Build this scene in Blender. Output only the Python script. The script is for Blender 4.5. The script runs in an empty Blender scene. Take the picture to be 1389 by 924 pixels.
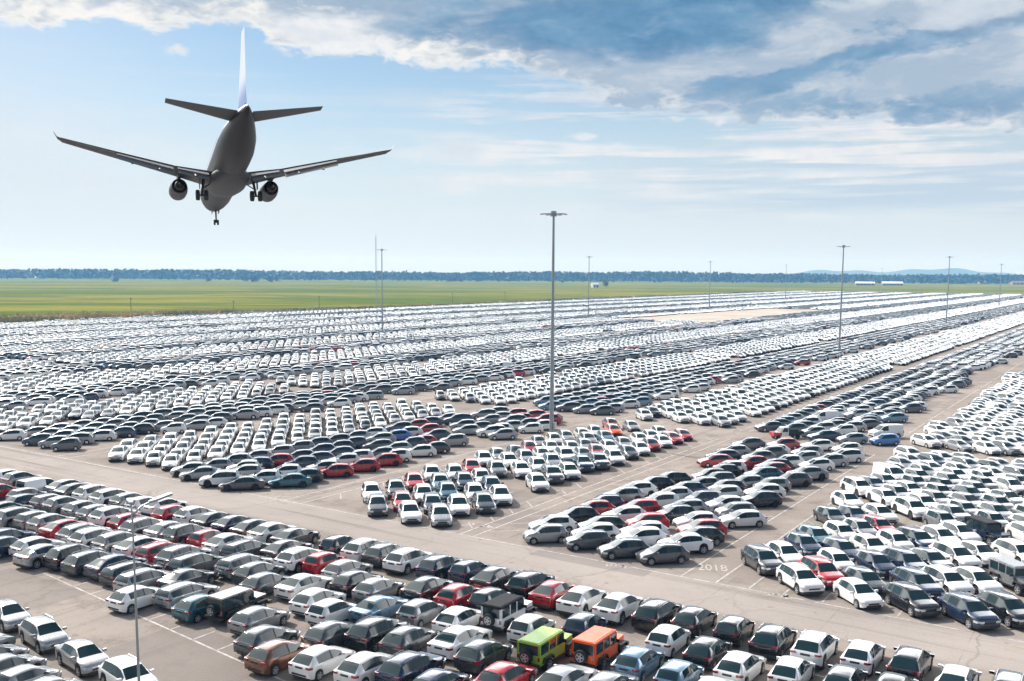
import bpy, math, random
import numpy as np
from mathutils import Matrix, Vector

random.seed(7)
rng = np.random.default_rng(11)
SC = bpy.context.scene
COL = SC.collection
R = math.radians

# ------------------------------------------------------------------ camera model (photo 1389 x 924)
FPX, CAMH, PITCH, ROLL = 1400.0, 24.0, R(7.0), R(0.3)
PXC, PYC = 694.5, 370.5 + 1400.0 * math.tan(R(7.0))


def ray(x, y):
    a, b = (x - PXC) / FPX, (y - PYC) / FPX
    c, s = math.cos(ROLL), math.sin(ROLL)
    r, d = a * c + b * s, -a * s + b * c
    return r, math.cos(PITCH) - d * math.sin(PITCH), -math.sin(PITCH) - d * math.cos(PITCH)


def gp(x, y, z=0.0):
    """world point at height z seen at photo pixel x, y"""
    r, f, u = ray(x, y)
    t = (z - CAMH) / u
    return r * t, f * t


AZU, AZV = R(31.86), R(-54.5)
UD = (math.sin(AZU), math.cos(AZU))            # along the long bays, away from the camera
VD = (-math.sin(AZV), -math.cos(AZV))          # along the cross road
DET = UD[0] * VD[1] - UD[1] * VD[0]


def uv2xy(u, v):
    return u * UD[0] + v * VD[0], u * UD[1] + v * VD[1]


def xy2uv(X, Y):
    return (X * VD[1] - Y * VD[0]) / DET, (UD[0] * Y - UD[1] * X) / DET


cam_d = bpy.data.cameras.new("camera")
cam = bpy.data.objects.new("camera", cam_d)
COL.objects.link(cam)
cam_d.sensor_width = 36.0
cam_d.lens = FPX / 1389.0 * 36.0
cam_d.shift_y = (PYC - 462.0) / 1389.0
cam_d.clip_start, cam_d.clip_end = 0.5, 40000.0
cam.matrix_world = (Matrix.Translation((0, 0, CAMH)) @ Matrix.Rotation(R(90) - PITCH, 4, 'X')
                    @ Matrix.Rotation(ROLL, 4, 'Z'))
SC.camera = cam

# ------------------------------------------------------------------ helpers


def tag(o, label=None, cat=None, group=None, kind=None):
    if label: o["label"] = label
    if cat: o["category"] = cat
    if group: o["group"] = group
    if kind: o["kind"] = kind
    return o


class MB:
    """collects polygons for one mesh"""

    def __init__(self):
        self.v, self.f, self.m = [], [], []

    def add(self, verts, faces, mi=0):
        n = len(self.v)
        self.v += [tuple(p) for p in verts]
        self.f += [tuple(i + n for i in f) for f in faces]
        self.m += [mi] * len(faces)
        return self

    def box(self, x0, x1, y0, y1, z0, z1, mi=0, M=None):
        vs = [(x, y, z) for x in (x0, x1) for y in (y0, y1) for z in (z0, z1)]
        if M is not None: vs = [tuple(M @ Vector(p)) for p in vs]
        return self.add(vs, [(0, 1, 3, 2), (4, 6, 7, 5), (0, 4, 5, 1), (2, 3, 7, 6), (0, 2, 6, 4), (1, 5, 7, 3)], mi)

    def prism(self, poly, z0, z1, mi=0, M=None):
        n = len(poly)
        vs = [(x, y, z0) for x, y in poly] + [(x, y, z1) for x, y in poly]
        if M is not None: vs = [tuple(M @ Vector(p)) for p in vs]
        fs = [tuple(range(n))[::-1], tuple(range(n, 2 * n))] + [(i, (i + 1) % n, n + (i + 1) % n, n + i) for i in range(n)]
        return self.add(vs, fs, mi)

    def tube(self, pts, rad, seg=8, mi=0, cap=True):
        """tube along points; rad a number or a list"""
        pts = [Vector(p) for p in pts]
        rad = rad if isinstance(rad, (list, tuple)) else [rad] * len(pts)
        vs, fs = [], []
        for i, p in enumerate(pts):
            d = (pts[min(i + 1, len(pts) - 1)] - pts[max(i - 1, 0)]).normalized()
            a = d.cross(Vector((0, 0, 1)) if abs(d.z) < 0.9 else Vector((1, 0, 0))).normalized()
            b = d.cross(a)
            for k in range(seg):
                t = 2 * math.pi * k / seg
                vs.append(p + (a * math.cos(t) + b * math.sin(t)) * rad[i])
        for i in range(len(pts) - 1):
            for k in range(seg):
                fs.append((i * seg + k, i * seg + (k + 1) % seg, (i + 1) * seg + (k + 1) % seg, (i + 1) * seg + k))
        if cap:
            fs.append(tuple(range(seg))[::-1])
            fs.append(tuple(range((len(pts) - 1) * seg, len(pts) * seg)))
        return self.add(vs, fs, mi)

    def wheel(self, r, w, seg=18, mi=0):
        """solid disc with rounded shoulders, axis along y"""
        prof = [(-w / 2, r * .55), (-w / 2, r * .9), (-w / 2 + .03, r), (w / 2 - .03, r), (w / 2, r * .9), (w / 2, r * .55)]
        vs, fs = [], []
        for y, q in prof:
            for k in range(seg):
                t = 2 * math.pi * k / seg
                vs.append((q * math.cos(t), y, q * math.sin(t)))
        for i in range(len(prof) - 1):
            for k in range(seg):
                fs.append((i * seg + k, i * seg + (k + 1) % seg, (i + 1) * seg + (k + 1) % seg, (i + 1) * seg + k))
        fs.append(tuple(range(seg)))
        fs.append(tuple(range((len(prof) - 1) * seg, len(prof) * seg))[::-1])
        return self.add(vs, fs, mi)

    def mesh(self, name, mats, smooth=None):
        me = bpy.data.meshes.new(name)
        me.from_pydata(self.v, [], self.f)
        for m in mats: me.materials.append(m)
        if len(mats) > 1: me.polygons.foreach_set("material_index", self.m)
        fix_normals(me)
        if smooth is not None:
            me.shade_smooth()
            me.set_sharp_from_angle(angle=R(smooth))
        me.update()
        return me

    def build(self, name, mats, parent=None, smooth=None, loc=None):
        if not isinstance(mats, (list, tuple)): mats = [mats]
        return link(name, self.mesh(name, mats, smooth), parent, loc)


def fix_normals(me):
    import bmesh
    bm = bmesh.new(); bm.from_mesh(me)
    bmesh.ops.recalc_face_normals(bm, faces=bm.faces[:])
    bm.to_mesh(me); bm.free()


def link(name, data, parent=None, loc=None):
    o = bpy.data.objects.new(name, data)
    COL.objects.link(o)
    if parent is not None: o.parent = parent
    if loc is not None: o.location = loc
    return o


def empty(name, loc=(0, 0, 0), rz=0.0):
    o = link(name, None, None, loc)
    o.rotation_euler = (0, 0, rz)
    o.empty_display_size = 0.3
    return o

# ------------------------------------------------------------------ node expressions


class X:
    """a float socket with arithmetic"""
    nt = None

    def __init__(self, s): self.s = s

    @staticmethod
    def m(op, *a, clamp=False):
        n = X.nt.nodes.new("ShaderNodeMath"); n.operation = op; n.use_clamp = clamp
        for i, q in enumerate(a):
            if isinstance(q, X): X.nt.links.new(q.s, n.inputs[i])
            else: n.inputs[i].default_value = q
        return X(n.outputs[0])

    def __add__(s, o): return X.m('ADD', s, o)
    __radd__ = __add__
    def __sub__(s, o): return X.m('SUBTRACT', s, o)
    def __rsub__(s, o): return X.m('SUBTRACT', o, s)
    def __mul__(s, o): return X.m('MULTIPLY', s, o)
    __rmul__ = __mul__
    def __truediv__(s, o): return X.m('DIVIDE', s, o)


def ss(x, a, b, lo=0.0, hi=1.0):
    """smoothstep a..b mapped to lo..hi"""
    n = X.nt.nodes.new("ShaderNodeMapRange"); n.interpolation_type = 'SMOOTHSTEP'
    X.nt.links.new(x.s, n.inputs[0])
    for i, q in enumerate((a, b, lo, hi)): n.inputs[i + 1].default_value = q
    return X(n.outputs[0])


def vec(x, y, z=0.0):
    n = X.nt.nodes.new("ShaderNodeCombineXYZ")
    for i, q in enumerate((x, y, z)):
        if isinstance(q, X): X.nt.links.new(q.s, n.inputs[i])
        else: n.inputs[i].default_value = q
    return n.outputs[0]


def noise(v, scale=1.0, detail=4.0, rough=0.5, dist=0.0):
    n = X.nt.nodes.new("ShaderNodeTexNoise")
    if v is not None: X.nt.links.new(v, n.inputs["Vector"])
    n.inputs["Scale"].default_value = scale; n.inputs["Detail"].default_value = detail
    n.inputs["Roughness"].default_value = rough; n.inputs["Distortion"].default_value = dist
    return X(n.outputs[0])


def mixc(f, a, b):
    n = X.nt.nodes.new("ShaderNodeMix"); n.data_type = 'RGBA'
    if isinstance(f, X): X.nt.links.new(f.s, n.inputs[0])
    else: n.inputs[0].default_value = f
    for i, q in ((6, a), (7, b)):
        if isinstance(q, (tuple, list)): n.inputs[i].default_value = (*q[:3], 1.0)
        else: X.nt.links.new(q, n.inputs[i])
    return n.outputs[2]


def curve(x, pts, x0, x1, y0, y1):
    """piecewise curve through pts"""
    n = X.nt.nodes.new("ShaderNodeFloatCurve")
    c = n.mapping.curves[0]
    q = [((a - x0) / (x1 - x0), (b - y0) / (y1 - y0)) for a, b in pts]
    c.points[0].location = q[0]; c.points[1].location = q[-1]
    for a in q[1:-1]: c.points.new(*a)
    n.mapping.update()
    t = (x - x0) * (1.0 / (x1 - x0))
    X.nt.links.new(t.s, n.inputs["Value"])
    return X(n.outputs[0]) * (y1 - y0) + y0


def new_mat(name, col=(.5, .5, .5), rough=.5, metal=0.0, coat=0.0, spec=None):
    m = bpy.data.materials.new(name); m.use_nodes = True
    b = m.node_tree.nodes["Principled BSDF"]
    b.inputs["Base Color"].default_value = (*col, 1); b.inputs["Roughness"].default_value = rough
    b.inputs["Metallic"].default_value = metal; b.inputs["Coat Weight"].default_value = coat
    b.inputs["Coat Roughness"].default_value = 0.06
    if spec is not None: b.inputs["Specular IOR Level"].default_value = spec
    X.nt = m.node_tree
    return m, b


def setc(b, sock, name="Base Color"):
    X.nt.links.new(sock.s if isinstance(sock, X) else sock, b.inputs[name])


def pos():
    n = X.nt.nodes.new("ShaderNodeNewGeometry")
    return n.outputs["Position"]


def sep(v):
    n = X.nt.nodes.new("ShaderNodeSeparateXYZ"); X.nt.links.new(v, n.inputs[0])
    return X(n.outputs[0]), X(n.outputs[1]), X(n.outputs[2])


def simple(name, col, rough=.6, metal=0.0, var=.12, scale=2.0, coat=0.0, spec=None):
    """plain material with a little procedural unevenness"""
    m, b = new_mat(name, col, rough, metal, coat, spec)
    tc = X.nt.nodes.new("ShaderNodeTexCoord")
    n = noise(tc.outputs["Object"], scale, 4)
    setc(b, mixc(n, tuple(c * (1 - var) for c in col), tuple(min(1, c * (1 + var)) for c in col)))
    return m

# ------------------------------------------------------------------ light: sky and sun
SUN_EL, SUN_AZ = R(40), R(-47)          # the sun stands ahead and to one side; azimuth clockwise from +Y
world = bpy.data.worlds.new("World"); SC.world = world
world.use_nodes = True
wt = world.node_tree; wt.nodes.clear(); X.nt = wt
tc = wt.nodes.new("ShaderNodeTexCoord")
dx, dy, dz = sep(tc.outputs["Generated"])
az = X.m('ARCTAN2', dx, dy)
el = X.m('ARCSINE', dz)
px = X.m('TANGENT', X.m('MINIMUM', X.m('MAXIMUM', az, -1.2), 1.2)) * FPX + PXC
py = 370.5 - X.m('TANGENT', el) * FPX
sky = wt.nodes.new("ShaderNodeTexSky"); sky.sky_type = 'NISHITA'; sky.sun_disc = False
sky.sun_elevation = SUN_EL; sky.sun_rotation = SUN_AZ
sky.air_density, sky.dust_density, sky.ozone_density = 1.0, 0.4, 1.6
skyc = wt.nodes.new("ShaderNodeVectorMath"); skyc.operation = 'MULTIPLY'
wt.links.new(sky.outputs[0], skyc.inputs[0]); skyc.inputs[1].default_value = (.064, .068, .069)
base = skyc.outputs[0]
CL = 0.56                                # brightness of a sunlit cloud
ex, ey = az * 5.4, X.m('TANGENT', el) * 14.0
na = noise(vec(ex, ey, 3.1), 1.0, 9, .58, .25)
nd = noise(vec(ex * 2.2, ey * 2.6, 33.0), 1.0, 9, .62, .5)
nb = noise(vec(ex * 3.1, ey * 2.4, 8.7), 1.0, 8, .6, .2)
na2 = noise(vec(ex * 1.3, ey * 1.1, 21.0), 1.0, 8, .6, .3)
nc = noise(vec(ex * 0.8, ey * 5.5, 1.3), 1.0, 7, .55, .3)
# pale haze of air towards the horizon
hz = X.m('MINIMUM', ss(py, 60, 345) + ss(px, 460, -150) * .5 * ss(py, -150, 120), 1.1)
c = mixc(hz * .80, base, (CL * .86, CL * .925, CL * 1.0))
# high thin streaks
stm = ss(nc + (na - .5) * .45 + (nd - .5) * .35, .42, .60) * ss(py, 330, 230) * ss(py, 60, 185) * ss(px, 430, 800, .25, 1)
c = mixc(stm * .95, c, mixc(ss(nb, .35, .7), (CL * .86, CL * .89, CL * .94), (CL * 1.06, CL * 1.04, CL * 1.02)))
shf = ss(nc, .60, .42) * ss(py, 320, 270) * ss(py, 190, 260) * ss(px, 760, 1000)
c = mixc(shf * .8, c, (CL * .60, CL * .72, CL * .86))
# the big cloud deck, its lower edge as a curve
yb = curve(px, [(-1500, 30), (-300, 40), (0, 82), (120, 76), (250, 66), (330, 62), (400, 96), (480, 96), (560, 100), (640, 108), (720, 118),
                (800, 140), (900, 158), (1000, 172), (1120, 180), (1250, 195), (1389, 210), (1700, 230), (2600, 230)], -1500, 2600, 0, 300)
ne = noise(vec(ex * 8, ey * 6.5, 5.0), 1.0, 7, .62, .6)
d = yb - py + (na - .5) * 80 + (nb - .5) * 50 + (ne - .5) * 38
deck = ss(d, -3, 11) * ss(py, -900, -500)


def blob(cx, cy, rx, ry, tilt=0.0):
    wx = px + (na - .5) * 520 + (nb - .5) * 160
    wy_ = py + (na2 - .5) * 120 + (nb - .5) * 60
    a = (wx - cx) * (1.0 / rx)
    b = (wy_ - cy + (wx - cx) * tilt) * (1.0 / ry)
    return ss(a * a + b * b, 1.5, -.1)


dark = X.m('MAXIMUM', blob(850, 38, 290, 66, .05), X.m('MAXIMUM', blob(1150, 108, 250, 30, .22) * .85, blob(1240, 162, 300, 18, .0) * .62))
dark = X.m('MAXIMUM', dark, X.m('MAXIMUM', blob(600, 18, 200, 26) * .5, blob(60, 4, 230, 20) * .5))
lit = X.m('MAXIMUM', blob(1240, 14, 190, 42), blob(440, 62, 110, 36))
dark = dark * (1.0 - lit * .75) + ss(py, -40, -200) * .35
shade = mixc(ss(nb + (na - .5) * .6, .30, .72), (CL * .10, CL * .26, CL * .47), (CL * .22, CL * .41, CL * .62))
edge = mixc(ss(d + (nb - .5) * 80 + (na2 - .5) * 50 + (ne - .5) * 50 + ss(px, 520, 760) * 24, 2, 56), (CL * 1.14, CL * 1.11, CL * 1.06), (CL * .47, CL * .58, CL * .72))
edge = mixc(lit, edge, mixc(ss(nb, .35, .6), (CL * .80, CL * .86, CL * .94), (CL * 1.1, CL * 1.1, CL * 1.1)))
edge = mixc(ss(nd + (nb - .5) * .5, .42, .70) * ss(d, 10, 60) * .75, edge, (CL * .80, CL * .84, CL * .90))
shade = mixc(ss(nd + (na2 - .5) * .6, .50, .78) * .7, shade, (CL * .42, CL * .58, CL * .76))
cloud = mixc(ss(dark + ((nb - .5) * .7 + (nd - .5) * .8 + (ne - .5) * .5) * ss(dark, 0, .3), .08, 1.0), edge, shade)
c = mixc(deck, c, cloud)
for cx, cy, rx, ry in ((250, 95, 22, 9), (787, 192, 24, 6), (905, 171, 22, 7), (958, 176, 26, 6), (660, 248, 60, 7)):
    a_, b_ = (px - cx) * (1 / rx), (py - cy) * (1 / ry)
    c = mixc(ss(a_ * a_ + b_ * b_ + (ne - .5) * 5.0 + (nb - .5) * 3, 1.1, -.6) * .8, c, (CL * .98, CL * .99, CL * 1.0))
# broken cloud over the rest of the dome, behind the camera too
oth = ss(noise(vec(dx * 3.0, dy * 3.0, dz * 5.0), 1.0, 7, .6), .45, .62) * ss(py, -250, -700) * ss(py, -2200, -1000, .12, 1)
up = ss(py, -60, -420)
roof_fill = ss(py, -5, -90) * ss(py, -640, -330) * ss(dy, -.1, .45)      # bright band added above the frame so dark car roofs reflect white
c = mixc(oth * .9, c, mixc(up, (CL * .92, CL * .95, CL * 1.0), (CL * 1.15, CL * 1.2, CL * 1.27)))
sd = (math.sin(SUN_AZ) * math.cos(SUN_EL), math.cos(SUN_AZ) * math.cos(SUN_EL), math.sin(SUN_EL))
glow = ss(dx * sd[0] + dy * sd[1] + dz * sd[2], .78, 1.0)       # bright air round the sun
c = mixc(roof_fill * ss(na2 + (nb - .5) * .4, .25, .5, .55, 1), c, (CL * 6.2, CL * 6.3, CL * 6.5))
c = mixc(glow * up * .8, c, (CL * 4.0, CL * 3.95, CL * 3.85))
bg = wt.nodes.new("ShaderNodeBackground")
wt.links.new(c, bg.inputs[0]); bg.inputs[1].default_value = 1.0
wo = wt.nodes.new("ShaderNodeOutputWorld"); wt.links.new(bg.outputs[0], wo.inputs[0])

sun_d = bpy.data.lights.new("sun", 'SUN'); sun_d.energy = 4.2; sun_d.angle = R(1.2); sun_d.color = (1.0, .955, .90)
sun = link("sun", sun_d)
sdir = Vector((math.sin(SUN_AZ) * math.cos(SUN_EL), math.cos(SUN_AZ) * math.cos(SUN_EL), math.sin(SUN_EL)))
sun.rotation_euler = sdir.to_track_quat('Z', 'Y').to_euler()
SC.view_settings.view_transform = 'Standard'; SC.view_settings.look = 'None'
SC.view_settings.exposure = 0.60; SC.view_settings.gamma = 1.0; SC.view_settings.use_curve_mapping = False
SC.render.engine = 'CYCLES'
SC.cycles.use_denoising = True
SC.cycles.max_bounces = 6; SC.cycles.volume_bounces = 0
# ------------------------------------------------------------------ materials
PAINTS = {
    'W': ("white", (.80, .80, .79), 0.0, .30), 'S': ("silver", (.33, .335, .345), .45, .30), 'G': ("grey", (.27, .28, .29), .45, .30),
    'D': ("dark grey", (.075, .082, .09), .35, .28), 'K': ("black", (.016, .018, .022), .15, .22), 'N': ("navy blue", (.020, .035, .075), .30, .25),
    'R': ("red", (.42, .012, .020), .10, .26), 'L': ("light blue", (.13, .24, .34), .40, .28), 'C': ("bright blue", (.03, .19, .55), .2, .28), 'T': ("teal", (.03, .12, .16), .35, .26),
    'B': ("brown", (.18, .075, .04), .40, .28), 'M': ("lime green", (.30, .52, .06), .0, .30), 'O': ("orange", (.85, .105, .02), .0, .30)}


def paint_mat(name, col, metal, rough):
    m, b = new_mat("paint " + name, col, rough, metal, 1.0)
    b.inputs["Coat IOR"].default_value = 1.55; b.inputs["Coat Roughness"].default_value = .05; b.inputs["Specular IOR Level"].default_value = .3
    if name in ('lime green', 'orange'): b.inputs["Coat Weight"].default_value = .25; rough = .42     # satin paint of the off-roaders
    oi = X.nt.nodes.new("ShaderNodeObjectInfo")
    r = X(oi.outputs["Random"])
    tc = X.nt.nodes.new("ShaderNodeTexCoord")
    dust = noise(tc.outputs["Object"], 1.7, 5, .6)
    lo, hi = tuple(q * .86 for q in col), tuple(min(.88, q * 1.12) for q in col)
    c1 = mixc(r, lo, hi)
    setc(b, mixc(ss(dust, .5, .8) * .025, c1, (.42, .39, .35)))         # a film of yard dust
    setc(b, ss(dust, .3, .8, rough - .06, rough + .14), "Roughness")
    return m


PM = {k: paint_mat(*v) for k, v in PAINTS.items()}
M_glass, _b = new_mat("car glass", (.014, .032, .037), .05, 0, 0.0, .5)
M_tyre = simple("tyre rubber", (.018, .018, .019), .85)
M_rim = simple("alloy", (.42, .43, .44), .45, .3)
M_plastic = simple("black plastic", (.025, .026, .028), .6)
M_head = simple("headlight lens", (.62, .66, .70), .12, .3, .05, 2, 1.0)
M_tail = simple("tail light lens", (.22, .008, .012), .2, 0, .1, 3, 1.0)
M_chrome = simple("roof rail metal", (.45, .46, .47), .3, .9)
M_galv = simple("galvanised steel", (.30, .33, .36), .45, .6, .1, .8)
M_lampglass = simple("lamp glass", (.55, .58, .6), .2)

# ------------------------------------------------------------------ cars


def lerp(a, b, t): return a + (b - a) * t


def pl(x, pts):
    """piecewise linear; pts sorted by falling x"""
    if x >= pts[0][0]: return pts[0][1]
    for (xa, za), (xb, zb) in zip(pts, pts[1:]):
        if x >= xb: return lerp(za, zb, (xa - x) / (xa - xb))
    return pts[-1][1]


SPEC = {
    'h': dict(L=4.02, W=1.74, top=[(2.01, .62), (1.97, .70), (1.80, .80), (1.02, .98), (.28, 1.40), (-.1, 1.475), (-.6, 1.48), (-1.30, 1.42), (-1.44, 1.375), (-1.88, 1.00), (-1.97, .92), (-2.01, .80)],
              belt=[(2.01, .60), (1.8, .72), (1.02, .90), (-1.2, .98), (-1.95, .96)], cowl=1.02, wf=.28, rr=-1.38, rb=-1.88, wr=.60, ax=(1.24, -1.27), rad=.315, ge=-1.28, pil=[(-.10, -.20)], clad=False),
    's': dict(L=4.38, W=1.83, top=[(2.19, .72), (2.15, .82), (1.95, .95), (1.15, 1.08), (.45, 1.52), (.05, 1.61), (-.6, 1.63), (-1.45, 1.57), (-1.62, 1.52), (-2.05, 1.10), (-2.14, 1.02), (-2.19, .86)],
              belt=[(2.19, .70), (1.95, .86), (1.15, 1.00), (-1.3, 1.07), (-2.1, 1.06)], cowl=1.15, wf=.45, rr=-1.56, rb=-2.05, wr=.645, ax=(1.32, -1.33), rad=.355, ge=-1.62, pil=[(.02, -.08), (-1.02, -1.12)], clad=True),
    'm': dict(L=3.60, W=1.62, top=[(1.80, .66), (1.76, .76), (1.62, .86), (1.0, 1.00), (.40, 1.42), (.05, 1.50), (-.5, 1.51), (-1.28, 1.46), (-1.42, 1.42), (-1.70, 1.02), (-1.76, .94), (-1.80, .80)],
              belt=[(1.80, .64), (1.62, .78), (1.0, .93), (-1.1, 1.0), (-1.75, .98)], cowl=1.0, wf=.40, rr=-1.36, rb=-1.70, wr=.60, ax=(1.16, -1.18), rad=.29, ge=-1.10, pil=[(-.02, -.12)], clad=False),
    'x': dict(L=4.36, W=1.82, top=[(2.18, .68), (2.13, .80), (1.95, .92), (1.12, 1.06), (.38, 1.48), (-.05, 1.555), (-.6, 1.54), (-1.05, 1.48), (-1.2, 1.45), (-1.95, 1.12), (-2.12, 1.06), (-2.18, .88)],
              belt=[(2.18, .66), (1.95, .84), (1.12, .99), (-.9, 1.10), (-2.1, 1.08)], cowl=1.12, wf=.38, rr=-1.15, rb=-1.95, wr=.60, ax=(1.30, -1.32), rad=.36, ge=-1.22, pil=[(-.08, -.18)], clad=True),
    'd': dict(L=4.50, W=1.80, top=[(2.25, .60), (2.2, .68), (2.0, .78), (1.05, .96), (.25, 1.36), (-.15, 1.42), (-.7, 1.42), (-1.15, 1.36), (-1.75, 1.05), (-2.18, 1.00), (-2.22, .93), (-2.25, .80)],
              belt=[(2.25, .58), (2.0, .70), (1.05, .88), (-1.4, .97), (-2.2, .94)], cowl=1.05, wf=.25, rr=-1.10, rb=-1.78, wr=.60, ax=(1.34, -1.36), rad=.325, ge=-1.30, pil=[(-.14, -.24)], clad=False),
    'e': dict(L=4.56, W=1.80, top=[(2.28, .62), (2.23, .70), (2.05, .80), (1.12, .98), (.36, 1.40), (0, 1.46), (-.7, 1.48), (-1.85, 1.42), (-1.98, 1.38), (-2.2, 1.02), (-2.25, .92), (-2.28, .80)],
              belt=[(2.28, .60), (2.05, .72), (1.12, .90), (-1.4, .98), (-2.2, .97)], cowl=1.12, wf=.36, rr=-1.92, rb=-2.20, wr=.61, ax=(1.36, -1.32), rad=.325, ge=-1.95, pil=[(-.08, -.18), (-1.10, -1.2)], clad=False),
    'v': dict(L=4.45, W=1.84, top=[(2.22, .75), (2.18, .86), (2.0, .98), (1.45, 1.12), (.75, 1.70), (.45, 1.83), (-.5, 1.86), (-2.05, 1.84), (-2.16, 1.78), (-2.21, 1.10), (-2.22, 1.0), (-2.225, .85)],
              belt=[(2.22, .72), (2.0, .90), (1.45, 1.05), (-2.2, 1.08)], cowl=1.45, wf=.75, rr=-2.12, rb=-2.205, wr=.74, ax=(1.42, -1.35), rad=.325, ge=.10, pil=[], clad=False),
}


def loft(sp, full=True, xs=None):
    """half rings along the car -> list of rings, each ring a list of (y, z) for the near half, bottom first"""
    f, r = sp['L'] / 2, -sp['L'] / 2
    af, ar = sp['ax']; rad = sp['rad']; ra = rad + .055
    if xs is None:
        s = {f, f - .05, f - .16, f - .40, r, r + .04, r + .12, r + .32, sp['cowl'], sp['wf'], sp['rr'], sp['rb'], sp['ge'], .5 * (sp['cowl'] + sp['wf']), -.6,
             .72 * sp['cowl'] + .28 * sp['wf']}
        for a, b in sp['pil']: s |= {a, b}
        for a in (af, ar):
            for q in (-1.02, -1, -.8, -.45, 0, .45, .8, 1, 1.02): s.add(a + q * ra)
        s = sorted((q for q in s if r <= q <= f), reverse=True)
        xs = [s[0]]
        for q in s[1:]:
            if xs[-1] - q > .018 or q == r: xs.append(q)
    W2 = sp['W'] / 2
    rings = []
    for x in xs:
        df, dr = f - x, x - r
        w = W2 * min(1, .80 + .20 * math.sqrt(min(df, .55) / .55)) * min(1, .88 + .12 * math.sqrt(min(dr, .35) / .35))
        zt, zb = pl(x, sp['top']), pl(x, sp['belt'])
        zb = min(zb, zt - .02)
        zl = .21 + .10 * max(0, 1 - df / .25) + .12 * max(0, 1 - dr / .2)
        if full:
            for a in (af, ar):
                if abs(x - a) < ra: zl = max(zl, rad + math.sqrt(max(0, ra * ra - (x - a) ** 2)))
        if x >= sp['cowl']: cf = 0
        elif x > sp['wf']: cf = (sp['cowl'] - x) / (sp['cowl'] - sp['wf'])
        elif x >= sp['rr']: cf = 1
        elif x > sp['rb']: cf = (x - sp['rb']) / (sp['rr'] - sp['rb'])
        else: cf = 0
        wr = min(sp['wr'], w * .93)
        y4 = lerp(w * .84, wr, cf ** .8)
        z4 = max(zt - lerp(.014, .085, cf), zb + .004)
        y4a = y4 - lerp(.05, .065, cf)
        z4a = max(zt - lerp(.007, .032, cf), z4 + .002)
        zc = min(zl + .14, zb - .05)
        rings.append((x, [(w * .95, zl), (w * .985, zc), (w, lerp(zc, zb, .5)), (w * .988, max(zb - .075, lerp(zc, zb, .7))), (w * .945, zb), (y4, z4), (y4a, z4a), (y4 * .5, zt - .006), (0, zt)]))
    return rings


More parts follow.
